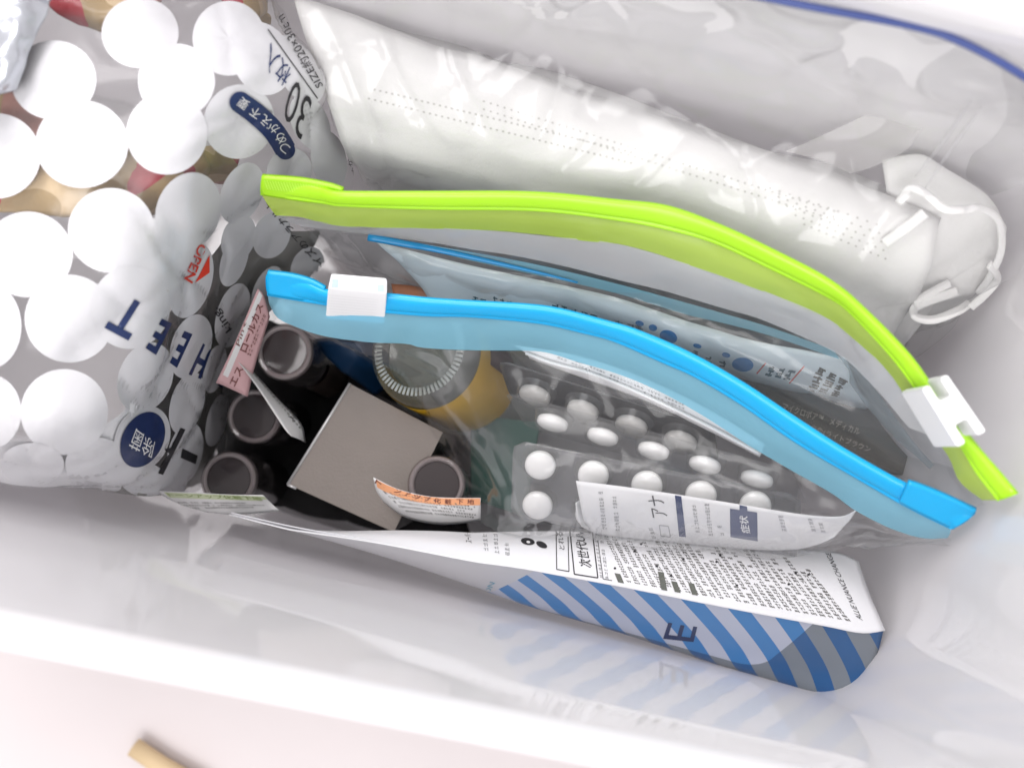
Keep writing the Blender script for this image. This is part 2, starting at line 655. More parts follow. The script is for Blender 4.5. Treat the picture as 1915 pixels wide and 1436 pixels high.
M['blister_clear'] = film('clear blister dome', tint=(0.97, 0.97, 0.97), haze=0.08, haze_col=(0.7, 0.7, 0.7), rough=0.22, refl=0.9, bump=0.05, cap=0.10)
M['tablet_grey'] = pbr('pale grey tablet', (0.50, 0.49, 0.47), 0.4, var=0.05)
M['foil_dark'] = pbr('dark aluminium foil', (0.07, 0.07, 0.072), 0.35, metal=0.3, bump=0.3, bscale=150, var=0.1)
M['foil_silver'] = pbr('silver foil', (0.55, 0.57, 0.61), 0.3, metal=0.75, bump=0.4, bscale=40, var=0.06, bdist=0.004)
M['leaflet'] = pbr('thin printed paper', (0.70, 0.70, 0.71), 0.6, var=0.02)
M['kraft'] = pbr('grey brown carton', (0.115, 0.10, 0.08), 0.6, var=0.08, vscale=30)
M['pack_blue'] = pbr('pale blue wrapper', (0.78, 0.87, 0.92), 0.35, bump=0.3, bscale=50, var=0.03, bdist=0.003)
M['wood'] = pbr('beige wood', (0.62, 0.47, 0.28), 0.6, var=0.1)
M['dark_cord'] = pbr('dark grey rubber', (0.12, 0.11, 0.12), 0.5, var=0.1)

def stripe_mat(name, x0, corner):
    """pouch front: pale end, then diagonal blue and pale bands; bands turn darker outside a rounded corner"""
    m, nt, out = new_mat(name)
    N, L = nt.nodes, nt.links
    p = N.new('ShaderNodeBsdfPrincipled')
    p.inputs['Roughness'].default_value = 0.3
    L.new(p.outputs[0], out.inputs[0])
    uv = N.new('ShaderNodeUVMap')
    sp = N.new('ShaderNodeSeparateXYZ')
    L.new(uv.outputs[0], sp.inputs[0])
    def math_(op, a, b=None):
        n = N.new('ShaderNodeMath')
        n.operation = op
        for i, v in enumerate((a, b)):
            if v is None:
                continue
            if isinstance(v, (int, float)):
                n.inputs[i].default_value = v
            else:
                L.new(v, n.inputs[i])
        return n.outputs[0]
    X, Y = sp.outputs[0], sp.outputs[1]
    k = math_('SUBTRACT', math_('SUBTRACT', X, x0), math_('MULTIPLY', Y, 0.8))
    fr = math_('FRACT', math_('DIVIDE', k, 1.36))
    band = math_('LESS_THAN', fr, 0.50)
    side = math_('GREATER_THAN', math_('ADD', X, math_('MULTIPLY', Y, 0.25)), x0)
    band = math_('MULTIPLY', band, side)
    # area outside the rounded corner
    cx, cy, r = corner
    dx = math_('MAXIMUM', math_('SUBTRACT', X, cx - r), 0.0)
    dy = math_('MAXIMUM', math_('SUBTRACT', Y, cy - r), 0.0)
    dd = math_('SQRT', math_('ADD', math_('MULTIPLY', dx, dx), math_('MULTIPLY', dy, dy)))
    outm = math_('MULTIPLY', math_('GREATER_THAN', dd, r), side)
    def mix(fac, a, b):
        n = N.new('ShaderNodeMix')
        n.data_type = 'RGBA'
        L.new(fac, n.inputs[0])
        for i, v in ((6, a), (7, b)):
            if isinstance(v, tuple):
                n.inputs[i].default_value = (*v, 1)
            else:
                L.new(v, n.inputs[i])
        return n.outputs[2]
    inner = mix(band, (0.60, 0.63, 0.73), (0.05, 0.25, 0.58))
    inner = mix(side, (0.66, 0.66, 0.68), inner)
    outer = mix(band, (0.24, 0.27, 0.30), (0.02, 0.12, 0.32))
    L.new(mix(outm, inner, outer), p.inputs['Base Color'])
    return m

def wave_foil(name):
    m, nt, out = new_mat(name)
    N, L = nt.nodes, nt.links
    p = N.new('ShaderNodeBsdfPrincipled')
    p.inputs['Roughness'].default_value = 0.3
    p.inputs['Metallic'].default_value = 0.0
    L.new(p.outputs[0], out.inputs[0])
    tc = N.new('ShaderNodeTexCoord')
    nz = N.new('ShaderNodeTexNoise')
    nz.inputs['Scale'].default_value = 28
    nz.inputs['Detail'].default_value = 1
    L.new(tc.outputs['Object'], nz.inputs['Vector'])
    rp = N.new('ShaderNodeValToRGB')
    e = rp.color_ramp
    e.interpolation = 'CONSTANT'
    e.elements[0].position = 0.0
    e.elements[0].color = (0.45, 0.02, 0.035, 1)
    e.elements[1].position = 0.42
    e.elements[1].color = (0.42, 0.29, 0.13, 1)
    for pos, c in ((0.50, (0.66, 0.50, 0.30, 1)), (0.56, (0.75, 0.42, 0.36, 1)), (0.62, (0.48, 0.03, 0.045, 1))):
        x = e.elements.new(pos)
        x.color = c
    L.new(nz.outputs['Fac'], rp.inputs[0])
    L.new(rp.outputs[0], p.inputs['Base Color'])
    b, _ = add_bump(nt, 0.5, 50, dist=0.004)
    L.new(b.outputs[0], p.inputs['Normal'])
    return m
M['sachet'] = wave_foil('red and gold foil')

# ================================================================== SETTING
def line_x(a, b, c, d):
    """2D intersection of line ab and line cd"""
    x1, y1, x2, y2, x3, y3, x4, y4 = a.x, a.y, b.x, b.y, c.x, c.y, d.x, d.y
    den = (x1 - x2) * (y3 - y4) - (y1 - y2) * (x3 - x4)
    p = ((x1 * y2 - y1 * x2) * (x3 - x4) - (x1 - x2) * (x3 * y4 - y3 * x4)) / den
    q = ((x1 * y2 - y1 * x2) * (y3 - y4) - (y1 - y2) * (x3 * y4 - y3 * x4)) / den
    return Vector((p, q, 0))

RIM = 24.0
f12a, f12b = at(0, 925, 12), at(1602, 1322, 12)
rma, rmb = at(0, 1150, RIM), at(1450, 1432, RIM)
rwa, rwb = f12b, at(1778, 600, 12)
bka, bkb = at(1000, 98, 17), at(1800, 303, 17)
lfa, lfb = Vector((-0.27, -0.05, 0)), Vector((-0.245, 0.05, 0))
c24 = [line_x(lfa, lfb, rma, rmb), line_x(rma, rmb, rwa, rwb), line_x(bka, bkb, rwa, rwb), line_x(bka, bkb, lfa, lfb)]
c12 = [line_x(lfa, lfb, f12a, f12b), line_x(f12a, f12b, rwa, rwb), c24[2], c24[3]]
c00 = [c12[i] * 2 - c24[i] for i in range(4)]

def ring(z, off, r=1.1, ns=7):
    t = z / RIM
    C = [c00[i].lerp(c24[i], t) for i in range(4)]
    out = []
    for i in range(4):
        p, a, b = C[i], C[i - 1], C[(i + 1) % 4]
        da, db = (a - p).normalized(), (b - p).normalized()
        ang = da.angle(db)
        d = r * CM / math.tan(ang / 2)
        ctr = p + (da + db).normalized() * (r * CM / math.sin(ang / 2))
        s, e = p + da * d, p + db * d
        a0 = math.atan2((s - ctr).y, (s - ctr).x)
        a1 = math.atan2((e - ctr).y, (e - ctr).x)
        while a1 - a0 > math.pi:
            a1 -= math.tau
        while a1 - a0 < -math.pi:
            a1 += math.tau
        for k in range(ns + 1):
            aa = a0 + (a1 - a0) * k / ns
            nrm = Vector((math.cos(aa), math.sin(aa), 0))
            q = ctr + nrm * ((r + off) * CM)
            out.append(Vector((q.x, q.y, z * CM)))
    return out

def ringloft(name, prof, mat, parent, cap=False):
    R = [ring(z, off) for off, z in prof]
    n = len(R[0])
    verts = [p for r in R for p in r]
    faces = []
    for i in range(len(R) - 1):
        for k in range(n):
            k2 = (k + 1) % n
            faces.append((i * n + k, i * n + k2, (i + 1) * n + k2, (i + 1) * n + k))
    if cap:
        faces.append(tuple(range(n)))
    o = mesh(name, verts, faces, mat, parent, True)
    o.modifiers.new('edges', 'EDGE_SPLIT').split_angle = math.radians(40)
    return o

box = thing('storage_box', 'deep white glossy plastic storage box holding all the bags and packets', 'storage box', (0, 0.02, 0))
ringloft('wall', [(0, 0.2)] + [(0, z) for z in (3, 6, 9, 12, 15, 18, 21, 23.5)], M['box_white'], box)
ringloft('rim', [(0.005, 23.45), (0.04, 23.75), (0.15, 23.95), (0.35, 24.05), (0.55, 23.98), (0.68, 23.8), (0.72, 23.5), (0.72, 22.7), (0.6, 22.6)], M['box_white'], box)
ringloft('outer_wall', [(0.605, 22.62), (0.28, 22.5), (0.28, 12), (0.28, 0.0)], M['box_white'], box)
ringloft('base', [(0.27, 0.0), (0.0, 0.0), (0.0, 0.2)], M['box_white'], box, cap=True)

gs = 1.2
gr = mesh('floor', [(-gs, -gs, -0.001), (gs, -gs, -0.001), (gs, gs, -0.001), (-gs, gs, -0.001)], [(0, 1, 2, 3)], M['ground'], None, False)
gr['kind'] = 'structure'

st = sweep('wooden_stick', [at(250, 1396, 0.4), at(300, 1430, 0.4), at(380, 1475, 0.4)], 0.42, 0.35, M['wood'], None, n=8, loc=at(300, 1430, 0.0))
tag(st, 'beige wooden stick lying on the pale floor outside the box', 'stick')
# ================================================================== FACE MASKS AND THEIR BAG (back of the box)
def mask_patch(dx, dy, dz, cut=0):
    rows = [
        [(548, -8, 17.0), (800, 72, 17.3), (1050, 150, 17.4), (1330, 250, 17.4), (1560, 318, 17.2), (1760, 408, 16.7)],
        [(560, 30, 17.0), (805, 105, 17.4), (1050, 180, 17.5), (1315, 283, 17.5), (1540, 355, 17.3), (1750, 440, 16.7)],
        [(590, 120, 16.5), (820, 190, 17.0), (1050, 262, 17.1), (1300, 350, 17.1), (1515, 430, 16.9), (1735, 510, 16.2)],
        [(628, 225, 15.2), (800, 268, 15.8), (1000, 330, 15.9), (1250, 412, 15.9), (1475, 500, 15.7), (1700, 585, 15.0)],
        [(655, 300, 13.4), (800, 335, 13.9), (1000, 395, 14.0), (1230, 475, 14.0), (1440, 568, 13.8), (1640, 660, 13.0)],
        [(720, 400, 5), (830, 430, 5), (1000, 480, 5), (1200, 560, 5), (1380, 640, 5), (1550, 730, 5)],
    ]
    R = [[at(x + dx, y + dy, z + dz) for x, y, z in r] for r in rows]
    return patch(R, 60, 40)

def pleat(g, amp):
    for v, row in enumerate(g):
        for u, p in enumerate(row):
            s = v / (len(g) - 1) * 9.0
            k = (s - math.floor(s))
            p.z += amp * CM * (k if k < 0.8 else (1 - k) * 4)
    return g

masks = []
for i, (dx, dy, dz, lab) in enumerate([
        (0, 0, 0, 'white pleated face mask with rows of weld dots, foremost in the clear bag'),
        (34, 2, -1.1, 'white face mask tucked right behind the foremost mask')]):
    g = mask_patch(dx, dy, dz)
    if i == 0:
        pleat(g, 0.16)
    t = thing('face_mask', lab, 'face mask', at(1150, 450, 5), 'face masks in the clear bag')
    body = grid_obj('body', g, M['mask'], t, thick=0.18, wr=0.22, wscale=20, seed=i * 3.1)
    masks.append((t, body))
t0, b0 = masks[0]
dots = []
def dotrow(A, B, n, r, bow=0):
    for k in range(n):
        s = k / (n - 1)
        x = A[0] + (B[0] - A[0]) * s
        y = A[1] + (B[1] - A[1]) * s - bow * 4 * s * (1 - s)
        dots.append(p_ell(x, y, r, r * 0.75, 18, 1, 8))
dotrow((700, 168), (1180, 285), 44, 2.6)
dotrow((690, 185), (1180, 305), 44, 2.6)
dotrow((905, 190), (1560, 395), 52, 2.3)
dotrow((905, 205), (1560, 411), 52, 2.3)
for k in range(5):
    dotrow((1440 + k * 16, 352 + k * 17), (1640 + k * 4, 420 + k * 16), 12, 2.4)
decal('weld_dots', b0, dots, M['weld'], t0, off=0.015, kind='stuff')

# ear loops and edge tape of the masks
def loop(P, r, parent, nm='ear_loop'):
    return sweep(nm, spl(pts(P), 60), r * 0.85, r * 0.4, M['elastic'], parent, n=12)
loop([(1680, 380, 17.4), (1705, 352, 17.8), (1735, 365, 18.0), (1765, 390, 18.0), (1800, 392, 17.8), (1835, 390, 17.4), (1868, 415, 16.9), (1872, 470, 16.2), (1850, 520, 15.4), (1830, 548, 14.9)], 0.13, t0)
loop([(1655, 455, 16.8), (1690, 430, 17.2), (1730, 398, 17.5)], 0.17, t0)
loop([(1790, 545, 15.3), (1740, 562, 15.4), (1712, 575, 15.3), (1712, 592, 15.1), (1745, 598, 14.9), (1790, 582, 14.8), (1812, 568, 14.6)], 0.15, masks[1][0])
loop([(1775, 530, 15.3), (1745, 545, 15.4), (1718, 562, 15.4), (1720, 578, 15.3)], 0.14, masks[1][0])
loop([(1850, 495, 15.9), (1865, 520, 15.4), (1845, 548, 15.0), (1815, 575, 14.6)], 0.14, masks[1][0])

# a third mask: only a folded corner and side show at the right
t3 = thing('face_mask', 'white face mask with a folded grey-white corner beside the ear loops', 'face mask', at(1650, 430, 5), 'face masks in the clear bag')
g = patch([pts([(1470, 285, 17.4), (1600, 225, 18.2), (1700, 180, 18.8), (1775, 165, 19.0)]),
           pts([(1530, 300, 17.3), (1620, 265, 18.0), (1705, 225, 18.4), (1755, 195, 18.8)]),
           pts([(1590, 325, 17.0), (1640, 310, 17.4), (1690, 285, 17.8), (1720, 250, 18.3)])], 24, 14)
grid_obj('corner', g, film('thin folded nonwoven', haze=0.45, haze_col=(0.8, 0.78, 0.77), bump=0.1), t3, wr=0.05)
g = patch([pts([(1650, 300, 17.2), (1720, 290, 17.4), (1760, 310, 17.2), (1850, 370, 16.8), (1885, 430, 16.2)]),
           pts([(1660, 380, 16.6), (1720, 400, 16.6), (1780, 420, 16.4), (1850, 450, 16.0), (1880, 480, 15.6)]),
           pts([(1660, 470, 15.6), (1720, 490, 15.6), (1780, 500, 15.4), (1830, 510, 15.2), (1862, 520, 15.0)]),
           pts([(1660, 560, 14.0), (1700, 575, 14.0), (1760, 575, 14.0), (1810, 570, 14.0), (1835, 560, 14.0)]),
           pts([(1600, 660, 8.0), (1650, 650, 8.0), (1690, 640, 8.0), (1720, 630, 8.0), (1740, 620, 8.0)])], 30, 30)
grid_obj('body', g, M['mask'], t3, thick=0.12, wr=0.22, wscale=40, seed=9)

mb = thing('zip_bag', 'large clear bag with thin indigo zip, stuffed with white face masks', 'zip bag', at(1300, 350, 1))
g = patch([pts([(700, -190, 22.3), (1000, -110, 22.6), (1250, -45, 22.8), (1480, 6, 23), (1700, 48, 23), (1800, 80, 23), (1915, 143, 22.8), (1990, 200, 22.4)]),
           pts([(640, -110, 20), (980, 0, 20.2), (1250, 60, 20.4), (1480, 130, 20.6), (1660, 165, 20.6), (1790, 215, 20.4), (1900, 285, 20.2), (1950, 330, 20)]),
           pts([(560, 0, 18), (1000, 110, 18.4), (1300, 215, 18.4), (1500, 275, 18.4), (1650, 310, 18.5), (1790, 355, 18.3), (1880, 400, 18.0), (1915, 440, 17.6)]),
           pts([(590, 100, 16.9), (1000, 230, 17.5), (1280, 330, 17.5), (1480, 400, 17.4), (1640, 440, 17.4), (1770, 460, 17.2), (1860, 480, 16.6), (1898, 505, 16.0)]),
           pts([(640, 240, 15.7), (1000, 340, 16.3), (1240, 415, 16.3), (1440, 495, 16.2), (1600, 560, 15.8), (1720, 600, 15.0), (1800, 590, 14.8), (1850, 552, 14.6)]),
           pts([(680, 340, 13.4), (1000, 425, 14.0), (1220, 510, 14.0), (1400, 600, 13.8), (1540, 670, 13.2), (1640, 690, 12.0), (1710, 655, 12.2), (1770, 600, 12.6)]),
           pts([(740, 430, 4), (1000, 500, 4), (1180, 580, 4), (1340, 650, 4), (1450, 710, 4), (1530, 730, 4), (1580, 700, 4), (1620, 660, 4)])], 150, 120)
for v, row in enumerate(g):
    for p in row:
        p.z += 0.0045 * min(1, max(0, (v - 25) / 20))
grid_obj('front_film', g, M['film_soft'], mb, wr=0.26, wscale=26, seed=2, fade=True, crease=1.0)
zl = spl(pts([(700, -190, 22.3), (1000, -110, 22.6), (1250, -45, 22.8), (1480, 6, 23), (1700, 48, 23), (1800, 80, 23), (1915, 143, 22.8), (1990, 200, 22.4)]), 80)
sweep('zip_track', zl, 0.085, 0.07, M['indigo_zip'], mb, n=10)
# lip above the zip
lip = [[p.copy() for p in zl], [p + Vector((0.002, 0.006, 0.007)) for p in zl]]
grid_obj('zip_lip', lip, M['film_soft'], mb)
# standing creases of the film near the corner
for P in ([(1712, 330, 18.7), (1760, 270, 19.4), (1815, 190, 20.6)], [(1730, 352, 18.6), (1785, 270, 19.5), (1835, 200, 20.6)]):
    Q = spl(pts(P), 20)
    sweep('film_crease', Q, 0.05, 0.04, M['film_soft'], mb, n=8, taper=lambda s: 0.3 + 0.7 * math.sin(math.pi * s))
# rear panel
g = patch([[p + Vector((0.0005, 0.002, 0)) for p in spl(zl, 8)],
           pts([(640, -130, 19.5), (1000, -20, 19.5), (1250, 40, 19.6), (1480, 100, 19.8), (1660, 140, 19.8), (1790, 190, 19.6), (1900, 265, 19.4), (1950, 320, 19.2)]),
           pts([(560, -20, 16.0), (1000, 100, 16.0), (1250, 165, 16.0), (1480, 225, 16.0), (1600, 265, 16.0), (1700, 295, 16.0), (1800, 335, 16.0), (1850, 370, 16.0)])], 50, 20)
grid_obj('rear_film', g, M['film_soft'], mb, wr=0.12, wscale=22, seed=6)

# ================================================================== DOTTED SHEET PACK (left)
pk = thing('sheet_pack', 'clear plastic pack printed with large white dots and navy SHEET lettering', 'sheet pack', at(250, 500, 1))
rows = [
    [(-330, -120, 17), (0, -110, 18.6), (250, -100, 18.8), (400, -90, 18.4), (470, -80, 17.6), (505, -70, 16.0), (515, -60, 13.0)],
    [(-330, 20, 17), (0, 20, 18.9), (220, 20, 19.2), (390, 20, 18.9), (480, 20, 18.2), (525, 22, 17.0), (540, 40, 14.0)],
    [(-330, 160, 17), (0, 160, 19.2), (200, 160, 19.5), (380, 155, 19.2), (500, 150, 18.2), (602, 165, 16.6), (608, 190, 13.0)],
    [(-330, 330, 17), (0, 330, 19.2), (190, 330, 19.3), (340, 330, 18.7), (440, 318, 17.0), (560, 300, 15.0), (662, 330, 13.0)],
    [(-330, 500, 17), (0, 500, 19.0), (190, 500, 19.0), (310, 500, 18.0), (400, 495, 15.0), (500, 470, 11.8), (622, 470, 9.5)],
    [(-330, 690, 16.5), (0, 690, 18.5), (160, 690, 18.2), (270, 690, 16.6), (345, 690, 13.5), (410, 690, 10.2), (470, 690, 6.5)],
    [(-330, 820, 16), (0, 830, 17.6), (140, 840, 17.2), (240, 845, 15.6), (320, 850, 12.8), (380, 850, 9.5), (440, 840, 5.5)],
    [(-330, 880, 14.5), (0, 897, 15.8), (130, 905, 15.2), (225, 915, 14.0), (290, 922, 12.0), (345, 920, 9.0), (410, 905, 5.0)],
    [(-330, 890, 12), (0, 905, 13), (130, 915, 12.6), (220, 925, 11.6), (285, 932, 10.0), (345, 925, 7.0), (415, 905, 3.5)],
    [(-250, 860, 4), (60, 870, 4), (180, 880, 4), (270, 890, 4), (330, 895, 4), (380, 895, 3), (440, 885, 1.5)],
]
gpk = patch([pts(r) for r in rows], 130, 140)
pf = grid_obj('film', gpk, M['film_pack'], pk, wr=0.30, wscale=26, seed=4, crease=0.5)
circ = [
    (262, 62, 72, 66, 0), (428, 72, 68, 70, 0), (100, 150, 80, 74, 0), (330, 152, 72, 70, 0), (-30, 120, 70, 60, 0),
    (153, 270, 87, 82, 0), (312, 250, 76, 77, 0), (447, 228, 66, 70, 20), (-8, 292, 84, 80, 0), (560, 130, 40, 70, -28), (490, 110, 55, 70, -20),
    (208, 431, 81, 79, 0), (352, 396, 60, 75, 20), (52, 476, 84, 80, 0), (452, 362, 38, 60, 22), (541, 322, 42, 46, 20), (615, 300, 33, 56, -10),
    (580, 230, 34, 56, -25), (130, 596, 84, 82, 0), (-20, 610, 60, 80, 0), (244, 575, 74, 78, 15), (357, 525, 39, 72, 16), (446, 446, 31, 46, 18), (508, 440, 34, 45, 22),
    (438, 486, 24, 52, 18), (282, 480, 66, 72, 10), (435, 590, 30, 62, 16), (357, 648, 37, 62, 18), (500, 545, 26, 50, 22), (575, 500, 30, 40, 25),
    (272, 706, 50, 68, 22), (350, 754, 31, 60, 16), (405, 786, 18, 50, 14), (402, 690, 20, 46, 14), (120, 770, 82, 80, 0), (-20, 770, 60, 70, 0),
    (266, 820, 50, 64, 26), (346, 848, 32, 60, 14), (182, 868, 60, 50, 0), (268, 896, 46, 32, 10), (326, 900, 24, 34, 10), (60, 868, 60, 40, 0),
    
]
vis = []
for k, (x, y, a, b, an) in enumerate(circ):
    vis.append(p_ell(x, y, a, b, an, 6, 44))
for k, p in enumerate(vis):
    decal('dot', pf, [p], M['white_print'], pk, off=0.018 + 0.004 * (k % 7))
nv = [p_ell(267, 822, 38, 55, 27, 5, 40),
      p_line([(449, 192), (478, 213), (508, 241), (525, 265), (534, 281)], 40, 30), p_ell(449, 192, 20, 20), p_ell(534, 281, 18, 18)]
for ch, q in (('T', ((279, 575), (235, 551), (240, 637), (195, 613))), ('E', ((322, 605), (303, 596), (292, 664), (272, 651))),
              ('E', ((360, 625), (345, 619), (331, 688), (317, 678))), ('H', ((395, 655), (380, 642), (376, 709), (353, 700))),
              ('S', ((432, 690), (420, 681), (418, 728), (405, 720)))):
    nv.append(t_quad(ch, q, bold=0.028))
nv.append(t_quad('枚入', ((547, 132), (507, 78), (532, 165), (489, 127))))
decal('navy_print', pf, nv, M['navy'], pk, off=0.075, each=True)
wl = [t_quad('除菌', ((290, 826), (254, 800), (283, 858), (240, 836)))]
for ch, (cx, cy), (tx, ty) in (('つ', (534, 278), (-14, -24)), ('め', (525, 259), (-15, -21)), ('が', (511, 240), (-18, -18)),
                               ('え', (496, 226), (-20, -16)), ('不', (478, 211), (-21, -15)), ('要', (455, 194), (-22, -16))):
    t = Vector((tx, ty)).normalized()
    u = Vector((t.y, -t.x))            # letters stand with their heads to the lower left
    c = Vector((cx, cy))
    h = 9.5
    q = [c - t * h - u * h, c + t * h - u * h, c - t * h + u * h, c + t * h + u * h]
    wl.append(t_quad(ch, [(v.x, v.y) for v in q]))
decal('white_lettering', pf, wl, M['white_ink'], pk, off=0.10, each=True)
bl = [t_quad('30', ((584, 189), (551, 145), (563, 265), (527, 216)), bold=-0.004), p_line([(501, 55), (594, 185)], 2.2),
      t_quad('SIZE約20×30cm', ((606, 160), (531, 25), (590, 168), (513, 38))),
      t_quad('king.', ((440, 611), (409, 571), (423, 624), (395, 584)), bold=0.01),
      t_quad('サイズのアラカルト', ((620, 505), (502, 375), (606, 514), (492, 384)), bold=0.008),
      t_quad('つめか', ((676, 340), (655, 296), (668, 344), (648, 300))),
      p_quad(((296, 885), (305, 888), (338, 800), (347, 803)), 3, 8), p_quad(((308, 840), (312, 846), (325, 836), (322, 846)), 3, 3),
      p_quad(((338, 856), (366, 868), (341, 838), (370, 852)), 4, 3)]
decal('black_lettering', pf, bl, M['black_ink'], pk, off=0.075, each=True)
rd = [t_quad('OPEN', ((373, 455), (344, 521), (387, 461), (360, 531)), bold=0.02), ([(392, 477), (392, 510), (365, 529)], [(0, 1, 2)])]
decal('red_lettering', pf, rd, M['red_ink'], pk, off=0.075, each=True)

# sachets inside the pack
for k, (rws, lab, mt) in enumerate([
    ([[(-120, 120, 18.0), (60, 180, 18.5), (200, 230, 18.5), (340, 290, 17.9)], [(-120, 280, 18.0), (60, 300, 18.8), (200, 330, 18.7), (345, 350, 17.9)], [(-120, 390, 17.8), (60, 400, 18.4), (200, 410, 18.3), (340, 400, 17.4)]],
     'red and gold foil sachet showing between the dots near the pack middle', 'sachet'),
    ([[(60, -80, 17.8), (180, -60, 18.0), (300, -70, 18.0)], [(90, 10, 18.2), (190, 20, 18.3), (290, 5, 18.2)], [(150, 45, 17.8), (200, 60, 17.8), (240, 40, 17.8)]],
     'copper pink foil sachet at the top of the dotted pack', 'sachet'),
    ([[(370, -90, 17.2), (440, -80, 17.0), (500, -70, 16.2)], [(430, 20, 17.4), (470, 20, 17.2), (515, 24, 16.2)], [(450, 60, 16.8), (480, 60, 16.6), (510, 50, 15.6)]],
     'dark red sachet corner beside the size lettering of the pack', 'sachet'),
    ([[(330, 280, 17.0), (390, 270, 16.6), (450, 280, 15.4)], [(340, 320, 17.2), (400, 310, 16.6), (440, 320, 15.4)], [(350, 350, 16.6), (390, 350, 16.0), (430, 350, 14.8)]],
     'small pinkish sachet under the navy pill shaped print of the pack', 'sachet')]):
    g = patch([pts(r) for r in rws], 30, 24)
    o = grid_obj('foil_sachet', g, M[mt], None, thick=0.25, wr=0.28, wscale=45, seed=k * 5, loc=at(rws[1][1][0], rws[1][1][1], 15))
    tag(o, lab, 'sachet', 'sachets inside the dotted pack')
# white inner wad pressed against the film of the pack
fv = geom[pf][0]
NU = 130
g = [[fv[v * NU + u] + Vector((0, 0.0004, -0.0016)) for u in range(0, 68)] for v in range(62, 122)]
g.append([p + Vector((0, 0.01, -0.05)) for p in g[-1]])
o = grid_obj('white_sheets', g, pbr('white wet sheets', (0.84, 0.84, 0.86), 0.8, bump=0.3, bscale=60, var=0.03, bdist=0.002), None, loc=at(100, 600, 6))
tag(o, 'wad of white sheets filling the dotted plastic pack', 'sheets')
# grey pouch standing inside the pack, seen between the dots of its steep side
g = [[fv[v * NU + u] + Vector((-0.006, 0, -0.003)) for u in range(70, 130, 2)] for v in range(56, 136, 2)]
o = grid_obj('grey_pouch', g, pbr('grey olive foil', (0.34, 0.333, 0.31), 0.45, bump=0.3, bscale=70, var=0.25, vscale=45, bdist=0.003), None, wr=0.2, wscale=30, seed=63, loc=at(400, 600, 4))
tag(o, 'grey foil pouch inside the dotted pack, behind the navy SHEET lettering', 'pouch')
# silver foil bag at the top left corner
g = patch([pts([(-160, -120, 20.2), (0, -90, 20.3), (110, -80, 19.8)]), pts([(-160, 20, 20.3), (10, 20, 20.5), (100, 0, 19.9)]),
           pts([(-160, 130, 20.0), (0, 125, 20.2), (60, 95, 19.9)]), pts([(-160, 230, 19.7), (-30, 200, 19.8), (30, 170, 19.7)])], 60, 60)
o = grid_obj('foil_bag', g, M['foil_silver'], None, thick=0.04, wr=0.40, wscale=60, seed=21, loc=at(-60, 60, 19))
tag(o, 'crumpled silver foil bag lying over the corner of the dotted pack', 'foil bag')

# ================================================================== THINGS STANDING IN FRONT: TUBES, CARTON
def tube(label, top, foot, tilt_r=0.93):
    """cosmetic tube standing cap up: top pixel and z, foot pixel and z"""
    a, b = at(*top), at(*foot)
    ax = (a - b)
    L = ax.length / CM
    t = thing('cosmetic_tube', label, 'tube', b, 'dark cosmetic tubes standing at the left end')
    body = lathe('body', b, ax, [(0.2, 0.0), (0.80, 0.05), (0.84, 0.3), (0.84, L * 0.55), (0.78, L * 0.62), (0.78, L - 2.2), (0.74, L - 0.25), (0.70, L - 0.16), (0.0, L - 0.15)], M['tube_black'], t)
    lathe('cap_insert', b, ax, [(0.0, L - 0.13), (0.66, L - 0.13), (0.70, L - 0.10), (0.72, L - 0.12)], M['tube_dark'], t)
    cap = lathe('cap', b, ax, [(0.80, L - 2.4), (0.90, L - 2.4), (tilt_r, L - 0.18), (tilt_r - 0.03, L - 0.05), (tilt_r - 0.10, L), (tilt_r - 0.19, L - 0.02), (tilt_r - 0.22, L - 0.10)], M['cap_clear'], t, n=48)
    lathe('cap_ring', b, ax, [(0.69, L - 0.14), (0.73, L - 0.08), (0.80, L - 0.05), (0.875, L - 0.12), (0.885, L - 0.4)], M['cap_ring'], t, n=48)
    return t

M['cap_ring'] = pbr('frosted grey ring', (0.33, 0.30, 0.30), 0.18, var=0.12, vscale=150, spec=0.8)
tb1 = tube('dark cosmetic tube with clear cap under the pink sticker', (530, 657, 11.0), (655, 725, 0.1))
tb2 = tube('dark cosmetic tube with clear cap beside the folded white sticker', (474, 778, 10.0), (590, 800, 0.1))
tb3 = tube('dark cosmetic tube with clear cap behind the pale green sticker', (426, 896, 10.3), (560, 905, 0.1))
tb4 = tube('dark cosmetic tube with bright rimmed cap behind the orange sticker', (816, 905, 11.2), (868, 925, 0.1))
lathe('side_strip', at(655, 725, 0.1), at(530, 657, 11.0) - at(655, 725, 0.1), [(0.86, 3.0), (0.86, 8.0)], M['tube_label'], tb1, n=14, a0=-0.6, a1=0.9, xdir=(0.6, -0.8, 0))

def sticker(t, rws, mat, nu=20, nv=8):
    return grid_obj('sticker', patch([pts(r) for r in rws], nu, nv), mat, t, thick=0.012)
# pink sticker (tube 1)
s1 = sticker(tb1, [[(404, 716, 11.6), (440, 640, 11.9), (482, 540, 12.2)], [(420, 722, 11.4), (455, 648, 11.7), (493, 552, 12.0)], [(463, 742, 10.9), (478, 680, 11.1), (505, 592, 11.4)]], M['paper_pink'])
decal('sticker_edge', s1, [p_quad(((404, 716), (482, 540), (419, 723), (491, 553)), 10, 3)], M['paper'], tb1, off=0.02)
decal('sticker_print', s1, [t_quad('Pink', ((448, 648), (461, 604), (441, 644), (455, 600))), t_quad('ロールカス', ((461, 660), (493, 572), (447, 654), (482, 566)), bold=0.012),
                            t_quad('エス', ((440, 724), (456, 690), (428, 718), (444, 684)), bold=0.01), p_print(((470, 668), (499, 590), (462, 664), (494, 585)), 2, 11)], M['maroon_ink'], tb1, off=0.045)
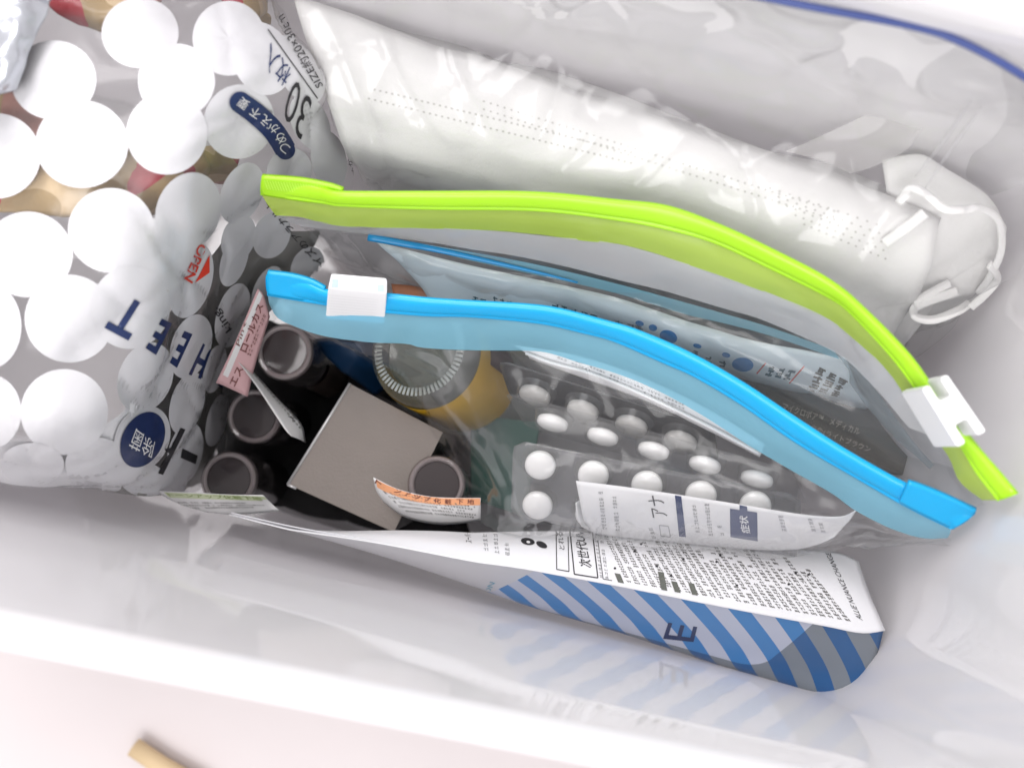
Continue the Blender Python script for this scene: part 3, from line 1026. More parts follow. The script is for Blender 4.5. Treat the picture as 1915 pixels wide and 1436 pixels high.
# white folded sticker (tube 2)
s2 = sticker(tb2, [[(433, 660, 11.6), (480, 722, 11.4), (530, 798, 11.2), (545, 815, 11.1)], [(450, 670, 10.9), (500, 730, 10.8), (545, 790, 10.7), (562, 822, 10.6)], [(462, 682, 10.2), (515, 740, 10.2), (562, 790, 10.2), (572, 828, 10.2)]], M['paper'])
decal('sticker_print', s2, [p_print(((448, 668), (566, 812), (458, 674), (580, 800)), 3, 22, density=0.95), t_quad('ス', ((538, 778), (548, 790), (545, 770), (555, 782)))], M['grey_ink'], tb2, off=0.03)
# green sticker (tube 3)
s3 = sticker(tb3, [[(292, 918, 11.4), (360, 921, 11.5), (430, 925, 11.6), (492, 926, 11.6)], [(312, 931, 11.2), (370, 940, 11.2), (440, 945, 11.2), (508, 942, 11.2)], [(340, 944, 11.0), (390, 958, 10.8), (450, 962, 10.8), (523, 955, 11.0)]], M['paper'])
decal('sticker_band', s3, [p_quad(((305, 930), (503, 937), (294, 920), (493, 928)), 16, 3)], M['paper_green'], tb3, off=0.018)
decal('sticker_print', s3, [t_quad('トーンアップ化粧下地', ((318, 928), (492, 936), (310, 921), (486, 929)), bold=0.01)], M['green_ink'], tb3, off=0.03)
decal('sticker_small_print', s3, [p_print(((350, 954), (510, 950), (330, 938), (500, 940)), 3, 34)], M['grey_ink'], tb3, off=0.03)
# orange sticker (tube 4)
s4 = sticker(tb4, [[(698, 893, 12.4), (745, 915, 12.3), (800, 928, 12.2), (850, 931, 12.2), (899, 931, 12.2)], [(704, 918, 11.9), (745, 945, 11.9), (800, 955, 11.9), (850, 957, 11.9), (899, 953, 11.9)], [(717, 939, 11.4), (755, 966, 11.4), (805, 979, 11.4), (850, 980, 11.4), (899, 973, 11.5)]], M['paper'], nu=28)
U = [(698, 894), (722, 906), (745, 915.5), (772, 923.5), (800, 928.5), (825, 931), (850, 931.5), (898, 931.5)]
D = [(701, 909), (722, 920), (745, 929), (772, 937), (800, 941.5), (825, 943.5), (850, 944.5), (898, 944.5)]
decal('sticker_band', s4, [p_quad((D[k], D[k + 1], U[k], U[k + 1]), 5, 4) for k in range(7)], M['paper_orange'], tb4, off=0.03)
og = []
for ch, x, y, an in zip('トーンアップ化粧下地', (708, 724, 744, 762, 780, 799, 818, 838, 860, 880), (902, 910, 918, 924, 929, 933, 936, 938, 938, 938), (28, 24, 20, 16, 12, 8, 5, 3, 1, 0)):
    a = math.radians(an)
    t, u = (math.cos(a) * 6.5, math.sin(a) * 6.5), (math.sin(a) * 4.6, -math.cos(a) * 4.6)
    og.append(t_quad(ch, ((x - t[0] - u[0], y - t[1] - u[1]), (x + t[0] - u[0], y + t[1] - u[1]), (x - t[0] + u[0], y - t[1] + u[1]), (x + t[0] + u[0], y + t[1] + u[1])), bold=0.012))
decal('sticker_print', s4, og, M['maroon_ink'], tb4, off=0.045)
decal('sticker_small_print', s4, [p_print(((760, 961), (892, 971), (715, 918), (890, 947)), 5, 30)], M['grey_ink'], tb4, off=0.03)

# black sheet added under the tubes to darken the gap
g = patch([pts([(360, 560, 5.0), (480, 590, 5.5), (600, 640, 5.0), (720, 690, 4.4)]), pts([(380, 700, 4.6), (500, 720, 5.2), (620, 760, 5.0), (760, 790, 4.4)]),
           pts([(400, 830, 4.6), (520, 850, 5.4), (660, 880, 5.2), (840, 900, 4.6)]), pts([(440, 930, 4.6), (540, 950, 5.4), (700, 990, 5.0), (880, 1000, 4.4)]),
           pts([(470, 920, 1.0), (560, 940, 1.0), (700, 970, 1.0), (860, 980, 1.0)])], 40, 36)
o = grid_obj('black_gap_sheet', g, pbr('matte black', (0.006, 0.0055, 0.006), 0.85, bump=0.3, bscale=300, var=0.2), None, thick=0.15, wr=0.3, wscale=30, seed=51, loc=at(600, 860, 1.0))
tag(o, 'matte black sheet added to darken the gap between the dark tubes and the carton', 'pouch')
# taupe carton
ct = thing('carton', 'taupe cardboard carton standing upright among the dark tubes', 'carton', at(720, 860, 0.1))
tq = [at(655, 717, 10.8), at(829, 808, 10.8), at(737, 996, 10.8), at(538, 906, 10.8)]
bq = [Vector((p.x, p.y, 0.001)) for p in tq]
def shrink(q, k):
    c = sum(q, Vector()) / 4
    return [p + (c - p) * k for p in q]
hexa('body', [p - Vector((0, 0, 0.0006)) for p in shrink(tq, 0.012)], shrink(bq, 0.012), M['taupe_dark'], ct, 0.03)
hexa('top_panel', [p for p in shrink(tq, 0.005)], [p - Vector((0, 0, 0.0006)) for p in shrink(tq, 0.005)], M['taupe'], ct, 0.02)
sweep('fold_edge', [tq[0], tq[3]], 0.05, 0.05, M['carton_edge'], ct, n=8)
sweep('fold_edge', [tq[3], tq[3].lerp(tq[2], 0.08)], 0.045, 0.045, M['carton_edge'], ct, n=8)

# ================================================================== INSIDE THE BLUE BAG
# bottle standing base up
ba, bb = at(783, 652, 12.0), at(985, 790, 0.4)
ax = (ba - bb)
LB = ax.length / CM
bt = thing('glass_bottle', 'clear glass bottle standing base up with a yellow label', 'bottle', bb)
lathe('body', bb, ax, [(0.75, 0.0), (0.75, 1.6), (0.9, 1.9), (1.55, 3.0), (1.78, 3.9), (1.80, LB - 5.4), (1.74, LB - 5.2), (1.74, LB - 0.9), (1.72, LB - 0.45), (1.62, LB - 0.12), (1.45, LB), (1.28, LB - 0.06), (1.1, LB - 0.3), (0.0, LB - 0.42)], M['glass'], bt, n=64)
lathe('label', bb, ax, [(1.765, LB - 4.6), (1.765, LB - 0.75)], M['yellow'], bt, n=50, a0=-2.3, a1=1.9, xdir=(0.7, -0.7, 0))
lathe('label_patch', bb, ax, [(1.785, LB - 4.6), (1.785, LB - 1.7)], M['label_red'], bt, n=14, a0=0.7, a1=1.5, xdir=(0.7, -0.7, 0))
lathe('inner_floor', bb, ax, [(0.0, LB - 1.0), (0.6, LB - 0.95), (1.0, LB - 0.8), (1.25, LB - 0.55)], M['glass_inner'], bt, n=40)
# knurl bumps on the base ring
axn = ax.normalized()
xx = axn.orthogonal().normalized()
yy = axn.cross(xx)
kv, kf = [], []
for k in range(64):
    a = math.tau * k / 64
    rd_ = xx * math.cos(a) + yy * math.sin(a)
    tg_ = axn.cross(rd_)
    c0 = bb + axn * ((LB - 0.01) * CM) + rd_ * (1.36 * CM)
    b = len(kv)
    for s, r, h in ((-1, -1, 0), (1, -1, 0), (1, 1, 0), (-1, 1, 0), (-0.5, -0.7, 1), (0.5, -0.7, 1), (0.5, 0.7, 1), (-0.5, 0.7, 1)):
        kv.append(c0 + tg_ * (s * 0.045 * CM) + rd_ * (r * 0.13 * CM) + axn * (h * 0.05 * CM))
    kf += [(b, b + 1, b + 5, b + 4), (b + 1, b + 2, b + 6, b + 5), (b + 2, b + 3, b + 7, b + 6), (b + 3, b, b + 4, b + 7), (b + 4, b + 5, b + 6, b + 7)]
o = mesh('base_knurling', kv, kf, M['glass_knurl'], bt)
o['kind'] = 'stuff'

# dark green carton and blue packet
gc = thing('green_carton', 'dark green carton lying deep beside the bottle', 'carton', at(960, 860, 0.1))
q = [at(880, 775, 8.2), at(1010, 790, 8.4), at(985, 965, 8.0), at(880, 930, 7.8)]
hexa('body', q, [Vector((p.x, p.y, 0.002)) for p in q], M['green_box'], gc, 0.05)
sweep('lid_edge', [q[3] + Vector((0, 0, 0.0003)), q[2] + Vector((0, 0, 0.0003))], 0.04, 0.04, M['green_box'], gc, n=8)
bpkt = grid_obj('blue_packet', patch([pts([(585, 640, 9), (640, 690, 8.6), (700, 742, 8.0)]), pts([(640, 640, 9.4), (690, 680, 9), (740, 720, 8.2)]), pts([(700, 640, 9.0), (740, 670, 8.6), (790, 700, 8)])], 20, 16),
                pbr('deep blue wrapper', (0.006, 0.035, 0.095), 0.4, var=0.2), None, thick=0.3, wr=0.2, loc=at(690, 690, 7))
tag(bpkt, 'deep blue packet lying beneath the blue zip near the bottle', 'packet')

def blister(label, q, z4, cells, rx, sheet_mat, pocket_mat, corner=0.35, lift=0.12, tab_h=0.30, tmat='tablet', rad=0.45):
    """q: TL,TR,BL,BR pixels of the sheet; cells: (s,t) positions of tablets on it"""
    TL, TR, BL, BR = [at(p[0], p[1], z) for p, z in zip(q, z4)]
    t = thing('blister_pack', label, 'blister pack', (BL + BR) / 2, 'blister packs of tablets')
    nx, ny = 36, 12
    def S(s, r):
        return TL * (1 - s) * (1 - r) + TR * s * (1 - r) + BL * (1 - s) * r + BR * s * r
    # rounded-corner outline
    wlen, hlen = (TR - TL).length / CM, (BL - TL).length / CM
    grid = []
    for j in range(ny + 1):
        r = j / ny
        e = min(r, 1 - r) * hlen
        ins = 0
        if e < corner:
            ins = (corner - math.sqrt(max(0, corner ** 2 - (corner - e) ** 2))) / wlen
        grid.append([S(ins + (1 - 2 * ins) * i / nx, r) for i in range(nx + 1)])
    grid_obj('sheet', grid, M[sheet_mat], t, thick=0.03)
    n = (TR - TL).cross(BL - TL).normalized()
    if n.dot(CAM - TL) < 0:
        n = -n
    for s, r in cells:
        c = S(s, r)
        pk_ = lathe('pocket', c + n * (0.02 * CM), n, [(rad * 1.32, 0), (rad * 1.25, 0.10), (rad * 1.18, 0.30), (rad * 1.08, 0.40), (rad * 0.9, 0.465), (rad * 0.6, 0.50), (rad * 0.3, 0.512), (0.0, 0.515)], M[pocket_mat], t, n=28)
        lathe('tablet', c + n * (0.05 * CM), n, [(0, 0), (rad * 0.6, 0.02), (rad * 0.93, 0.10), (rad, 0.15), (rad, 0.27), (rad * 0.95, 0.31), (rad * 0.8, 0.36), (rad * 0.55, 0.40), (rad * 0.25, 0.425), (0, 0.43)], M[tmat], pk_, n=28)
    return t

cellsA = [((k + 0.5) / 5.4 + 0.008, 0.20) for k in range(5)] + [((k + 0.5) / 5.4 + 0.004, 0.72) for k in range(2)]
blister('translucent grey blister pack with two rows of white tablets under the printed leaflet', [(960, 822), (1500, 928), (955, 968), (1490, 1050)], (13.0, 13.3, 11.8, 12.1), cellsA, 28, 'blister', 'blister_clear')
cellsB = [((k + 0.5) / 5.6 + 0.068, 0.28) for k in range(5)]
blister('clear blister pack standing on edge, one row of glossy tablets, behind the flat pack', [(943, 733), (1480, 880), (985, 800), (1510, 945)], (13.6, 14.1, 10.8, 11.3), cellsB, 28, 'blister_clear', 'blister_clear', rad=0.46)
cellsC = [((k + 0.5) / 4.4 + 0.05, 0.45) for k in range(4)]
blister('dark foil blister pack with pale tablets next to the yellow labelled bottle', [(930, 672), (1335, 800), (955, 745), (1345, 865)], (13.4, 13.9, 11.4, 11.9), cellsC, 28, 'foil_dark', 'blister_clear', tmat='tablet_grey' if 'tablet_grey' in M else 'tablet', rad=0.48)

# printed paper strip behind the packs
ps = thing('paper_strip', 'narrow white printed paper strip just under the blue zip band', 'paper strip', at(1150, 740, 12))
g = patch([pts([(960, 645, 14.0), (1080, 665, 14.2), (1200, 705, 14.4), (1330, 768, 14.6), (1430, 830, 14.6)]), pts([(985, 662, 13.9), (1080, 690, 14.1), (1200, 735, 14.3), (1325, 793, 14.5), (1425, 845, 14.5)]), pts([(990, 672, 13.2), (1080, 705, 13.4), (1200, 748, 13.6), (1325, 806, 13.8), (1420, 855, 13.8)])], 30, 8)
so = grid_obj('sheet', g, M['leaflet'], ps, thick=0.02)
decal('small_print', so, [p_print(((1040, 672), (1300, 777), (1045, 660), (1300, 764)), 2, 40, density=0.7)], M['pale_ink'], ps)
sweep('rolled_edge', spl(pts([(983, 660, 14.05), (1030, 678, 14.1), (1110, 700, 14.25), (1200, 737, 14.4), (1325, 797, 14.6), (1420, 848, 14.6)]), 30), 0.05, 0.05, M['leaflet'], ps, n=8)

# folded leaflet over the pack
lf = thing('leaflet', 'folded white medicine leaflet with navy print lying over the tablets', 'leaflet', at(1300, 980, 11.5))
g = patch([pts([(1077, 899, 14.0), (1150, 908, 14.0), (1215, 917, 14.0), (1300, 930, 14.0), (1400, 946, 14.1), (1500, 962, 14.2), (1570, 966, 14.4), (1602, 953, 14.7)]),
           pts([(1083, 930, 13.7), (1152, 940, 13.7), (1222, 950, 13.6), (1305, 962, 13.6), (1402, 976, 13.7), (1495, 988, 13.8), (1560, 986, 14.0), (1590, 972, 14.4)]),
           pts([(1092, 972, 13.1), (1160, 985, 13.0), (1230, 992, 13.0), (1310, 1000, 13.0), (1400, 1008, 13.1), (1490, 1010, 13.3), (1545, 1002, 13.6), (1575, 988, 14.0)]),
           pts([(1112, 998, 12.4), (1170, 1006, 12.3), (1235, 1012, 12.3), (1315, 1020, 12.3), (1400, 1027, 12.4), (1480, 1028, 12.7), (1530, 1018, 13.2), (1560, 1004, 13.7)])], 60, 16)
lo = grid_obj('sheet', g, M['leaflet'], lf, thick=0.015)
g = patch([pts([(1077, 940, 13.5), (1079, 965, 13.2), (1088, 985, 12.8)]), pts([(1085, 935, 13.3), (1096, 965, 12.9), (1115, 998, 12.2)])], 12, 5)
grid_obj('curled_corner', g, M['leaflet'], lf, thick=0.015)
decal('navy_print', lo, each=True, pieces=[p_quad(((1270, 1003), (1283, 1004), (1262, 926), (1274, 928)), 3, 8), p_quad(((1366, 1004), (1417, 1012), (1365, 951), (1416, 958)), 6, 6),
                         p_quad(((1383, 954), (1398, 957), (1383, 944), (1397, 947)), 3, 3)], mat=M['navy'], parent=lf)
decal('white_lettering', lo, [t_quad('症状', ((1404, 998), (1398, 965), (1386, 996), (1382, 963)), bold=0.01)], M['white_ink'], lf, off=0.035)
decal('black_lettering', lo, [t_quad('アナ', ((1249, 966), (1239, 925), (1219, 968), (1211, 928)), bold=-0.004)], M['black_ink'], lf)
gp = []
for x, y, w, h, n in ((1118, 912, 10, 78, 13), (1143, 915, 10, 78, 13), (1293, 936, 9, 60, 9), (1317, 940, 10, 62, 10), (1340, 980, 9, 22, 3), (1455, 963, 10, 30, 5), (1510, 968, 9, 26, 4), (1528, 970, 9, 26, 4), (1212, 985, 9, 22, 3)):
    gp.append(p_print(((x + w + 8, y + h), (x + w, y), (x + 8, y + h), (x, y)), 1, n, fill=0.9))
gp.append(p_line([(1233, 982), (1250, 984), (1254, 1004), (1236, 1002), (1233, 982)], 1.5, straight=True))
decal('small_print', lo, gp, M['pale_ink'], lf)

# ================================================================== SLIDER ZIP BAGS
def zip_parts(t, T, Mi, B, zT, dM, dB, zmat, bmat, n=110):
    nT = len(T)
    zs = lambda i, m: zT[0] + (zT[1] - zT[0]) * i / (m - 1)
    PT = spl([at(p[0], p[1], zs(i, len(T))) for i, p in enumerate(T)], n)
    PM = spl([at(p[0], p[1], zs(i, len(Mi)) - dM) for i, p in enumerate(Mi)], n)
    PB = spl([at(p[0], p[1], zs(i, len(B)) - dB) for i, p in enumerate(B)], n)
    # raised track: closed section between T and M
    sec = [(0.0, 0.0), (0.02, 0.07), (0.08, 0.11), (0.22, 0.13), (0.40, 0.125), (0.55, 0.115), (0.70, 0.10), (0.78, 0.08), (0.82, 0.045), (0.86, 0.05), (0.95, 0.055), (1.0, 0.045), (1.03, 0.0), (0.9, -0.08), (0.5, -0.12), (0.1, -0.08)]
    verts, faces = [], []
    m = len(sec)
    for i in range(n):
        tan = PT[min(i + 1, n - 1)] - PT[max(i - 1, 0)]
        acr = PM[i] - PT[i]
        nr = acr.cross(tan).normalized()
        if nr.dot(CAM - PT[i]) < 0:
            nr = -nr
        for a, h in sec:
            verts.append(PT[i] + acr * a + nr * (h * CM))
    for i in range(n - 1):
        for k in range(m):
            k2 = (k + 1) % m
            faces.append((i * m + k, i * m + k2, (i + 1) * m + k2, (i + 1) * m + k))
    faces.append(tuple(range(m)))
    faces.append(tuple((n - 1) * m + k for k in reversed(range(m))))
    mesh('zip_track', verts, faces, zmat, t)
    g = patch([[a.lerp(b, 0.02) for a, b in zip(PM, PB)], [a.lerp(b, 0.5) + Vector((0, 0, 0.0006)) for a, b in zip(PM, PB)], PB], n, 10)
    grid_obj('zip_band', g, bmat, t, wr=0.03, wscale=60)
    return PT, PM, PB

# ---- green
gb = thing('slider_zip_bag', 'clear slider zip bag with a lime green zip', 'zip bag', at(1200, 700, 1), 'slider zip bags')
GT = [(492, 333), (560, 339), (608, 350), (640, 357), (800, 357), (1000, 358), (1150, 372), (1250, 384), (1350, 420), (1442, 463), (1550, 520), (1622, 580), (1700, 659), (1742, 716), (1780, 768), (1819, 822), (1868, 877), (1905, 921)]
GM = [(488, 364), (560, 374), (612, 381), (640, 385), (800, 391), (1000, 394), (1150, 411), (1250, 430), (1338, 455), (1442, 503), (1550, 556), (1590, 585), (1665, 665), (1708, 722), (1750, 780), (1795, 831), (1825, 883), (1866, 936)]
GB = [(515, 405), (560, 407), (600, 416), (650, 424), (800, 428), (950, 434), (1080, 450), (1180, 462), (1300, 500), (1400, 535), (1500, 575), (1560, 605), (1634, 668), (1680, 722), (1722, 790), (1772, 851), (1795, 901), (1836, 936)]
gT, gM, gB = zip_parts(gb, GT, GM, GB, (16.8, 19.0), 0.35, 0.95, M['green_zip'], M['green_band'])
# extra milky sheet added below the band to brighten the film there
g = patch([spl([p + Vector((0, 0, 0.0003)) for p in gB], 12)[:11],
           pts([(560, 425, 15.4), (700, 440, 15.5), (880, 466, 15.8), (1010, 488, 15.9), (1150, 522, 16.0), (1275, 555, 16.1), (1359, 580, 16.2), (1440, 606, 16.3), (1560, 658, 16.5), (1625, 715, 16.8), (1700, 800, 17.3)])], 70, 10)
grid_obj('brightening_film', g, film('milky brightening film', haze=0.36, haze_col=(0.92, 0.92, 0.95), bump=0.25, bscale=30), gb, wr=0.06, wscale=30, seed=77)
# crimped left seal
def seal(t, poly, z, mat, nm='end_seal'):
    rws = [pts([(x, y, z - k * 0.3) for x, y in r]) for k, r in enumerate(poly)]
    return grid_obj(nm, patch(rws, 24, 10), mat, t, thick=0.12)
sl = seal(gb, [[(489, 331), (560, 336), (612, 346), (640, 356)], [(487, 350), (555, 357), (612, 365), (640, 371)], [(491, 366), (560, 377), (612, 383), (640, 386)]], 17.15, M['green_zip'])
cr_ = []
for k in range(22):
    x = 494 + k * 5.2
    cr_.append(p_line([(x, 337 + k * 0.5), (x + 7, 355 + k * 0.5)], 1.3, 4))
decal('crimp_lines', sl, cr_, pbr('pale lime crimp', (0.50, 0.80, 0.10), 0.4), gb, off=0.02, kind='stuff')
hz = patch([gB,
    pts([(560, 430, 13.0), (700, 460, 14.0), (900, 490, 14.6), (1100, 520, 14.9), (1300, 580, 15.2), (1450, 640, 15.4), (1560, 700, 15.6), (1640, 760, 16.0), (1720, 840, 16.4), (1790, 910, 17.0), (1835, 945, 17.2)]),
    pts([(600, 470, 10), (720, 510, 12.5), (900, 540, 13.8), (1080, 570, 14.2), (1260, 640, 14.4), (1400, 710, 14.5), (1520, 780, 14.6), (1620, 850, 14.8), (1720, 910, 15.2), (1800, 950, 15.8), (1835, 955, 16.2)]),
    pts([(640, 520, 6), (760, 560, 8), (900, 590, 9), (1080, 620, 9.4), (1240, 690, 9.6), (1380, 760, 9.6), (1500, 820, 9.6), (1600, 880, 9.8), (1690, 920, 10), (1740, 935, 10), (1780, 940, 10)]),
    pts([(700, 600, 1), (800, 620, 1), (900, 650, 1), (1060, 690, 1), (1200, 740, 1), (1330, 800, 1), (1430, 840, 1), (1500, 880, 1), (1560, 900, 1), (1600, 910, 1), (1630, 915, 1)])], 130, 90)
grid_obj('front_film', hz, M['film_green'], gb, wr=0.2, wscale=30, seed=8, fade=True, crease=0.8)
hz = patch([[p + Vector((0, 0.003, 0)) for p in spl(gM, 11)],
    pts([(560, 400, 12), (700, 430, 12), (900, 440, 12), (1100, 455, 12), (1300, 520, 12), (1450, 590, 12), (1540, 650, 12), (1610, 710, 12.5), (1680, 790, 13), (1750, 860, 13.5), (1790, 900, 14)]),
    pts([(700, 560, 1), (800, 580, 1), (900, 600, 1), (1060, 620, 1), (1200, 670, 1), (1330, 730, 1), (1430, 780, 1), (1500, 820, 1), (1560, 860, 1), (1600, 890, 1), (1630, 905, 1)])], 60, 30)
grid_obj('rear_film', hz, M['film_back'], gb, wr=0.14, wscale=28, seed=18, fade=True)

def h_slider(t, top4, height, mat, notch=(0.22, 0.30)):
    """H-shaped slider: four top corners (a,b along one end; c,d other end), pushed straight down"""
    A, B, C, D = top4          # A-B = near end, D-C = far end (A->D and B->C along the track)
    def S(s, r):
        return A * (1 - s) * (1 - r) + B * s * (1 - r) + D * (1 - s) * r + C * s * r
    w, l = notch
    out = [(0, 0), (0.5 - w, 0), (0.5 - w, l), (0.5 + w, l), (0.5 + w, 0), (1, 0), (1, 1), (0.5 + w, 1), (0.5 + w, 1 - l), (0.5 - w, 1 - l), (0.5 - w, 1), (0, 1)]
    bm = bmesh.new()
    tv = [bm.verts.new(S(s, r)) for s, r in out]
    dn = Vector((0, 0, -height * CM))
    bv = [bm.verts.new(S(s, r) + dn) for s, r in out]
    n = len(out)
    bm.faces.new(tv)
    bm.faces.new(list(reversed(bv)))
    for i in range(n):
        bm.faces.new((tv[i], bv[i], bv[(i + 1) % n], tv[(i + 1) % n]))
    bmesh.ops.recalc_face_normals(bm, faces=bm.faces)
    bmesh.ops.bevel(bm, geom=bm.edges[:], offset=0.03 * CM, segments=2, affect='EDGES')
    bm.verts.index_update()
    V = [v.co.copy() for v in bm.verts]
    F = [[v.index for v in f.verts] for f in bm.faces]
    bm.free()
    return mesh('slider', V, F, mat, t, False)
h_slider(gb, [at(1725, 727, 19.3), at(1772, 700, 19.3), at(1845, 806, 19.5), at(1792, 836, 19.5)], 1.35, M['slider'])

# ---- blue
bb_ = thing('slider_zip_bag', 'clear slider zip bag with a sky blue zip, full of medicine', 'zip bag', at(1150, 850, 1), 'slider zip bags')
BT = [(500, 511), (543, 517), (577, 526), (605, 540), (640, 544), (725, 548), (800, 556), (883, 562), (988, 568), (1051, 577), (1134, 599), (1192, 616), (1284, 655), (1384, 710), (1478, 772), (1572, 833), (1651, 879), (1702, 905), (1763, 927), (1825, 956)]
BM_ = [(501, 552), (554, 561), (606, 569), (660, 577), (723, 584), (800, 590), (883, 592), (1009, 604), (1092, 622), (1150, 638), (1244, 679), (1300, 704), (1384, 754), (1488, 826), (1588, 885), (1640, 915), (1681, 939), (1730, 965), (1778, 988)]
BB = [(506, 578), (520, 597), (560, 615), (613, 630), (680, 640), (758, 643), (790, 651), (884, 656), (980, 657), (1025, 661), (1078, 676), (1151, 698), (1224, 728), (1300, 768), (1352, 801), (1404, 835), (1480, 879), (1553, 921), (1602, 956), (1675, 993), (1728, 1007), (1772, 1007)]
bT, bM, bB = zip_parts(bb_, BT, BM_, BB, (15.4, 17.2), 0.45, 1.2, M['blue_zip'], M['blue_band'])
seal(bb_, [[(500, 509), (545, 515), (580, 525), (606, 540)], [(499, 530), (545, 536), (580, 545), (606, 554)], [(501, 552), (550, 560), (585, 565), (608, 570)]], 15.75, M['blue_zip'])
seal(bb_, [[(1700, 903), (1716, 907), (1763, 925), (1826, 955)], [(1690, 922), (1710, 930), (1756, 950), (1810, 973)], [(1681, 939), (1700, 950), (1740, 970), (1782, 990)]], 17.4, M['blue_zip'])
# slider (front plate with clipped ears)
top = [at(619, 511, 16.5), at(724, 520, 16.6), at(724, 549, 16.3), at(613, 539, 16.2)]
bot = [at(622, 560, 15.0), at(722, 570, 15.1), at(719, 606, 14.9), at(608, 596, 14.8)]
sd = hexa('slider', top, bot, M['slider'], bb_, 0.05)
m_ear = pbr('pale blue slider notch', (0.52, 0.64, 0.76), 0.4)
decal('notch', sd, [p_quad(((613, 537), (632, 538), (618, 522), (633, 523)), 3, 3), p_quad(((706, 545), (724, 547), (706, 533), (724, 532)), 3, 3)], m_ear, sd, off=0.01)
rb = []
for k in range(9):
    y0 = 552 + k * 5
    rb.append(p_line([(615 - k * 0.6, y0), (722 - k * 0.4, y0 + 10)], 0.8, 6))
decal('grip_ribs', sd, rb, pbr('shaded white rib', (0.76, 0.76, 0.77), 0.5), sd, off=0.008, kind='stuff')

ff = patch([spl(bB, 24),
    pts([(545, 605, 12.8), (640, 650, 12.6), (760, 690, 13.2), (880, 740, 13.8), (1000, 770, 14.6), (1130, 800, 15.0), (1270, 850, 15.2), (1370, 890, 15.3), (1470, 932, 15.4), (1590, 982, 15.6), (1690, 1006, 15.9), (1775, 1004, 16.0)]),
    pts([(580, 630, 10), (680, 670, 10), (790, 750, 12.4), (890, 850, 13.0), (990, 900, 14.2), (1110, 910, 14.6), (1250, 940, 14.6), (1360, 960, 14.7), (1460, 975, 14.8), (1590, 1000, 15.0), (1690, 1008, 15.3), (1770, 1006, 15.6)]),
    pts([(610, 650, 7), (710, 690, 7.5), (800, 800, 8.6), (870, 930, 10.0), (950, 985, 12.8), (1100, 992, 13.3), (1250, 1012, 13.3), (1360, 1026, 13.4), (1460, 1027, 13.6), (1580, 1015, 14.2), (1690, 1011, 14.8), (1765, 1008, 15.2)]),
    pts([(630, 665, 5), (730, 705, 5), (800, 800, 6), (870, 920, 7), (945, 985, 10.5), (1100, 1000, 11.4), (1250, 1020, 11.6), (1360, 1034, 11.8), (1460, 1036, 12.0), (1570, 1020, 13.0), (1680, 1012, 14.0), (1760, 1009, 14.6)]),
    pts([(660, 690, 1), (760, 730, 1), (820, 800, 1), (880, 900, 1), (940, 920, 1), (1080, 930, 1), (1200, 940, 1), (1300, 950, 1), (1380, 955, 1), (1460, 955, 1), (1530, 950, 1), (1580, 945, 1)])], 140, 100)
grid_obj('front_film', ff, M['film'], bb_, wr=0.15, wscale=34, seed=15, fade=True, crease=0.6)
rf = patch([[p + Vector((0, 0.003, 0)) for p in spl(bM, 12)],
    pts([(560, 600, 10), (660, 620, 10), (780, 620, 11), (880, 625, 11.5), (1000, 640, 12), (1130, 660, 12), (1270, 710, 12), (1370, 770, 12), (1470, 830, 12), (1560, 880, 12.5), (1640, 920, 13), (1720, 960, 14)]),
    pts([(660, 690, 1), (740, 700, 1), (820, 710, 1), (900, 720, 1), (1000, 730, 1), (1100, 750, 1), (1200, 790, 1), (1300, 830, 1), (1380, 860, 1), (1460, 890, 1), (1530, 920, 1), (1580, 940, 1)])], 60, 24)
grid_obj('rear_film', rf, M['film'], bb_, wr=0.12, wscale=30, seed=25, fade=True)

# ================================================================== INSIDE THE GREEN BAG
# pale blue wrapped pack with print
pb = thing('wrapped_pack', 'pale blue wrapped pack with dark print and blue round marks behind the blue zip', 'pack', at(1250, 680, 5))
g = patch([pts([(700, 452, 13.6), (860, 492, 13.8), (1000, 522, 13.9), (1150, 556, 13.9), (1300, 605, 13.9), (1440, 645, 13.9), (1580, 670, 13.8)]),
           pts([(740, 490, 13.5), (880, 520, 13.7), (1000, 545, 13.8), (1150, 580, 13.8), (1290, 630, 13.8), (1420, 665, 13.7), (1590, 690, 13.4)]),
           pts([(790, 545, 12.8), (900, 556, 13.1), (1010, 575, 13.2), (1150, 606, 13.2), (1280, 655, 13.1), (1410, 692, 13.0), (1605, 730, 12.7)]),
           pts([(830, 600, 10.6), (920, 600, 11), (1020, 615, 11.2), (1140, 640, 11.4), (1260, 680, 11.4), (1390, 712, 11.5), (1615, 772, 11.4)]),
           pts([(860, 640, 5), (940, 650, 5), (1020, 660, 5), (1120, 680, 5), (1220, 710, 5), (1330, 740, 5), (1480, 780, 5)])], 60, 40)
po = grid_obj('wrapper', g, M['pack_blue'], pb, thick=0.05, wr=0.16, wscale=30, seed=31)
decal('blue_marks', po, [p_ell(1250, 630, 17, 12, 20), p_ell(1389, 682, 20, 13, 5), p_ell(1196, 605, 8, 5, 15), p_ell(1221, 613, 8, 6, 15), p_ell(1304, 647, 8, 4, 15), p_ell(1358, 664, 8, 4.5, 15)], M['cyan_ink'], pb)
tk = []
for x, y, w, h, n in ((882, 553, 30, 10, 2), (922, 554, 64, 12, 5), (1030, 566, 90, 16, 5), (1150, 598, 40, 10, 2), (1186, 607, 20, 12, 1), (1294, 654, 16, 13, 1), (1316, 664, 20, 14, 1), (1342, 672, 20, 14, 1)):
    tk.append(p_print(((x, y + h), (x + w, y + h + w * 0.28), (x, y), (x + w, y + w * 0.28)), 1, n, fill=0.95, density=1, heavy=0.2, ragged=0))
tk.append(p_print(((1428, 704), (1478, 716), (1438, 684), (1492, 694)), 1, 3, fill=0.95, density=1, heavy=0.2, ragged=0))
decal('dark_print', po, tk, M['teal_ink'], pb)
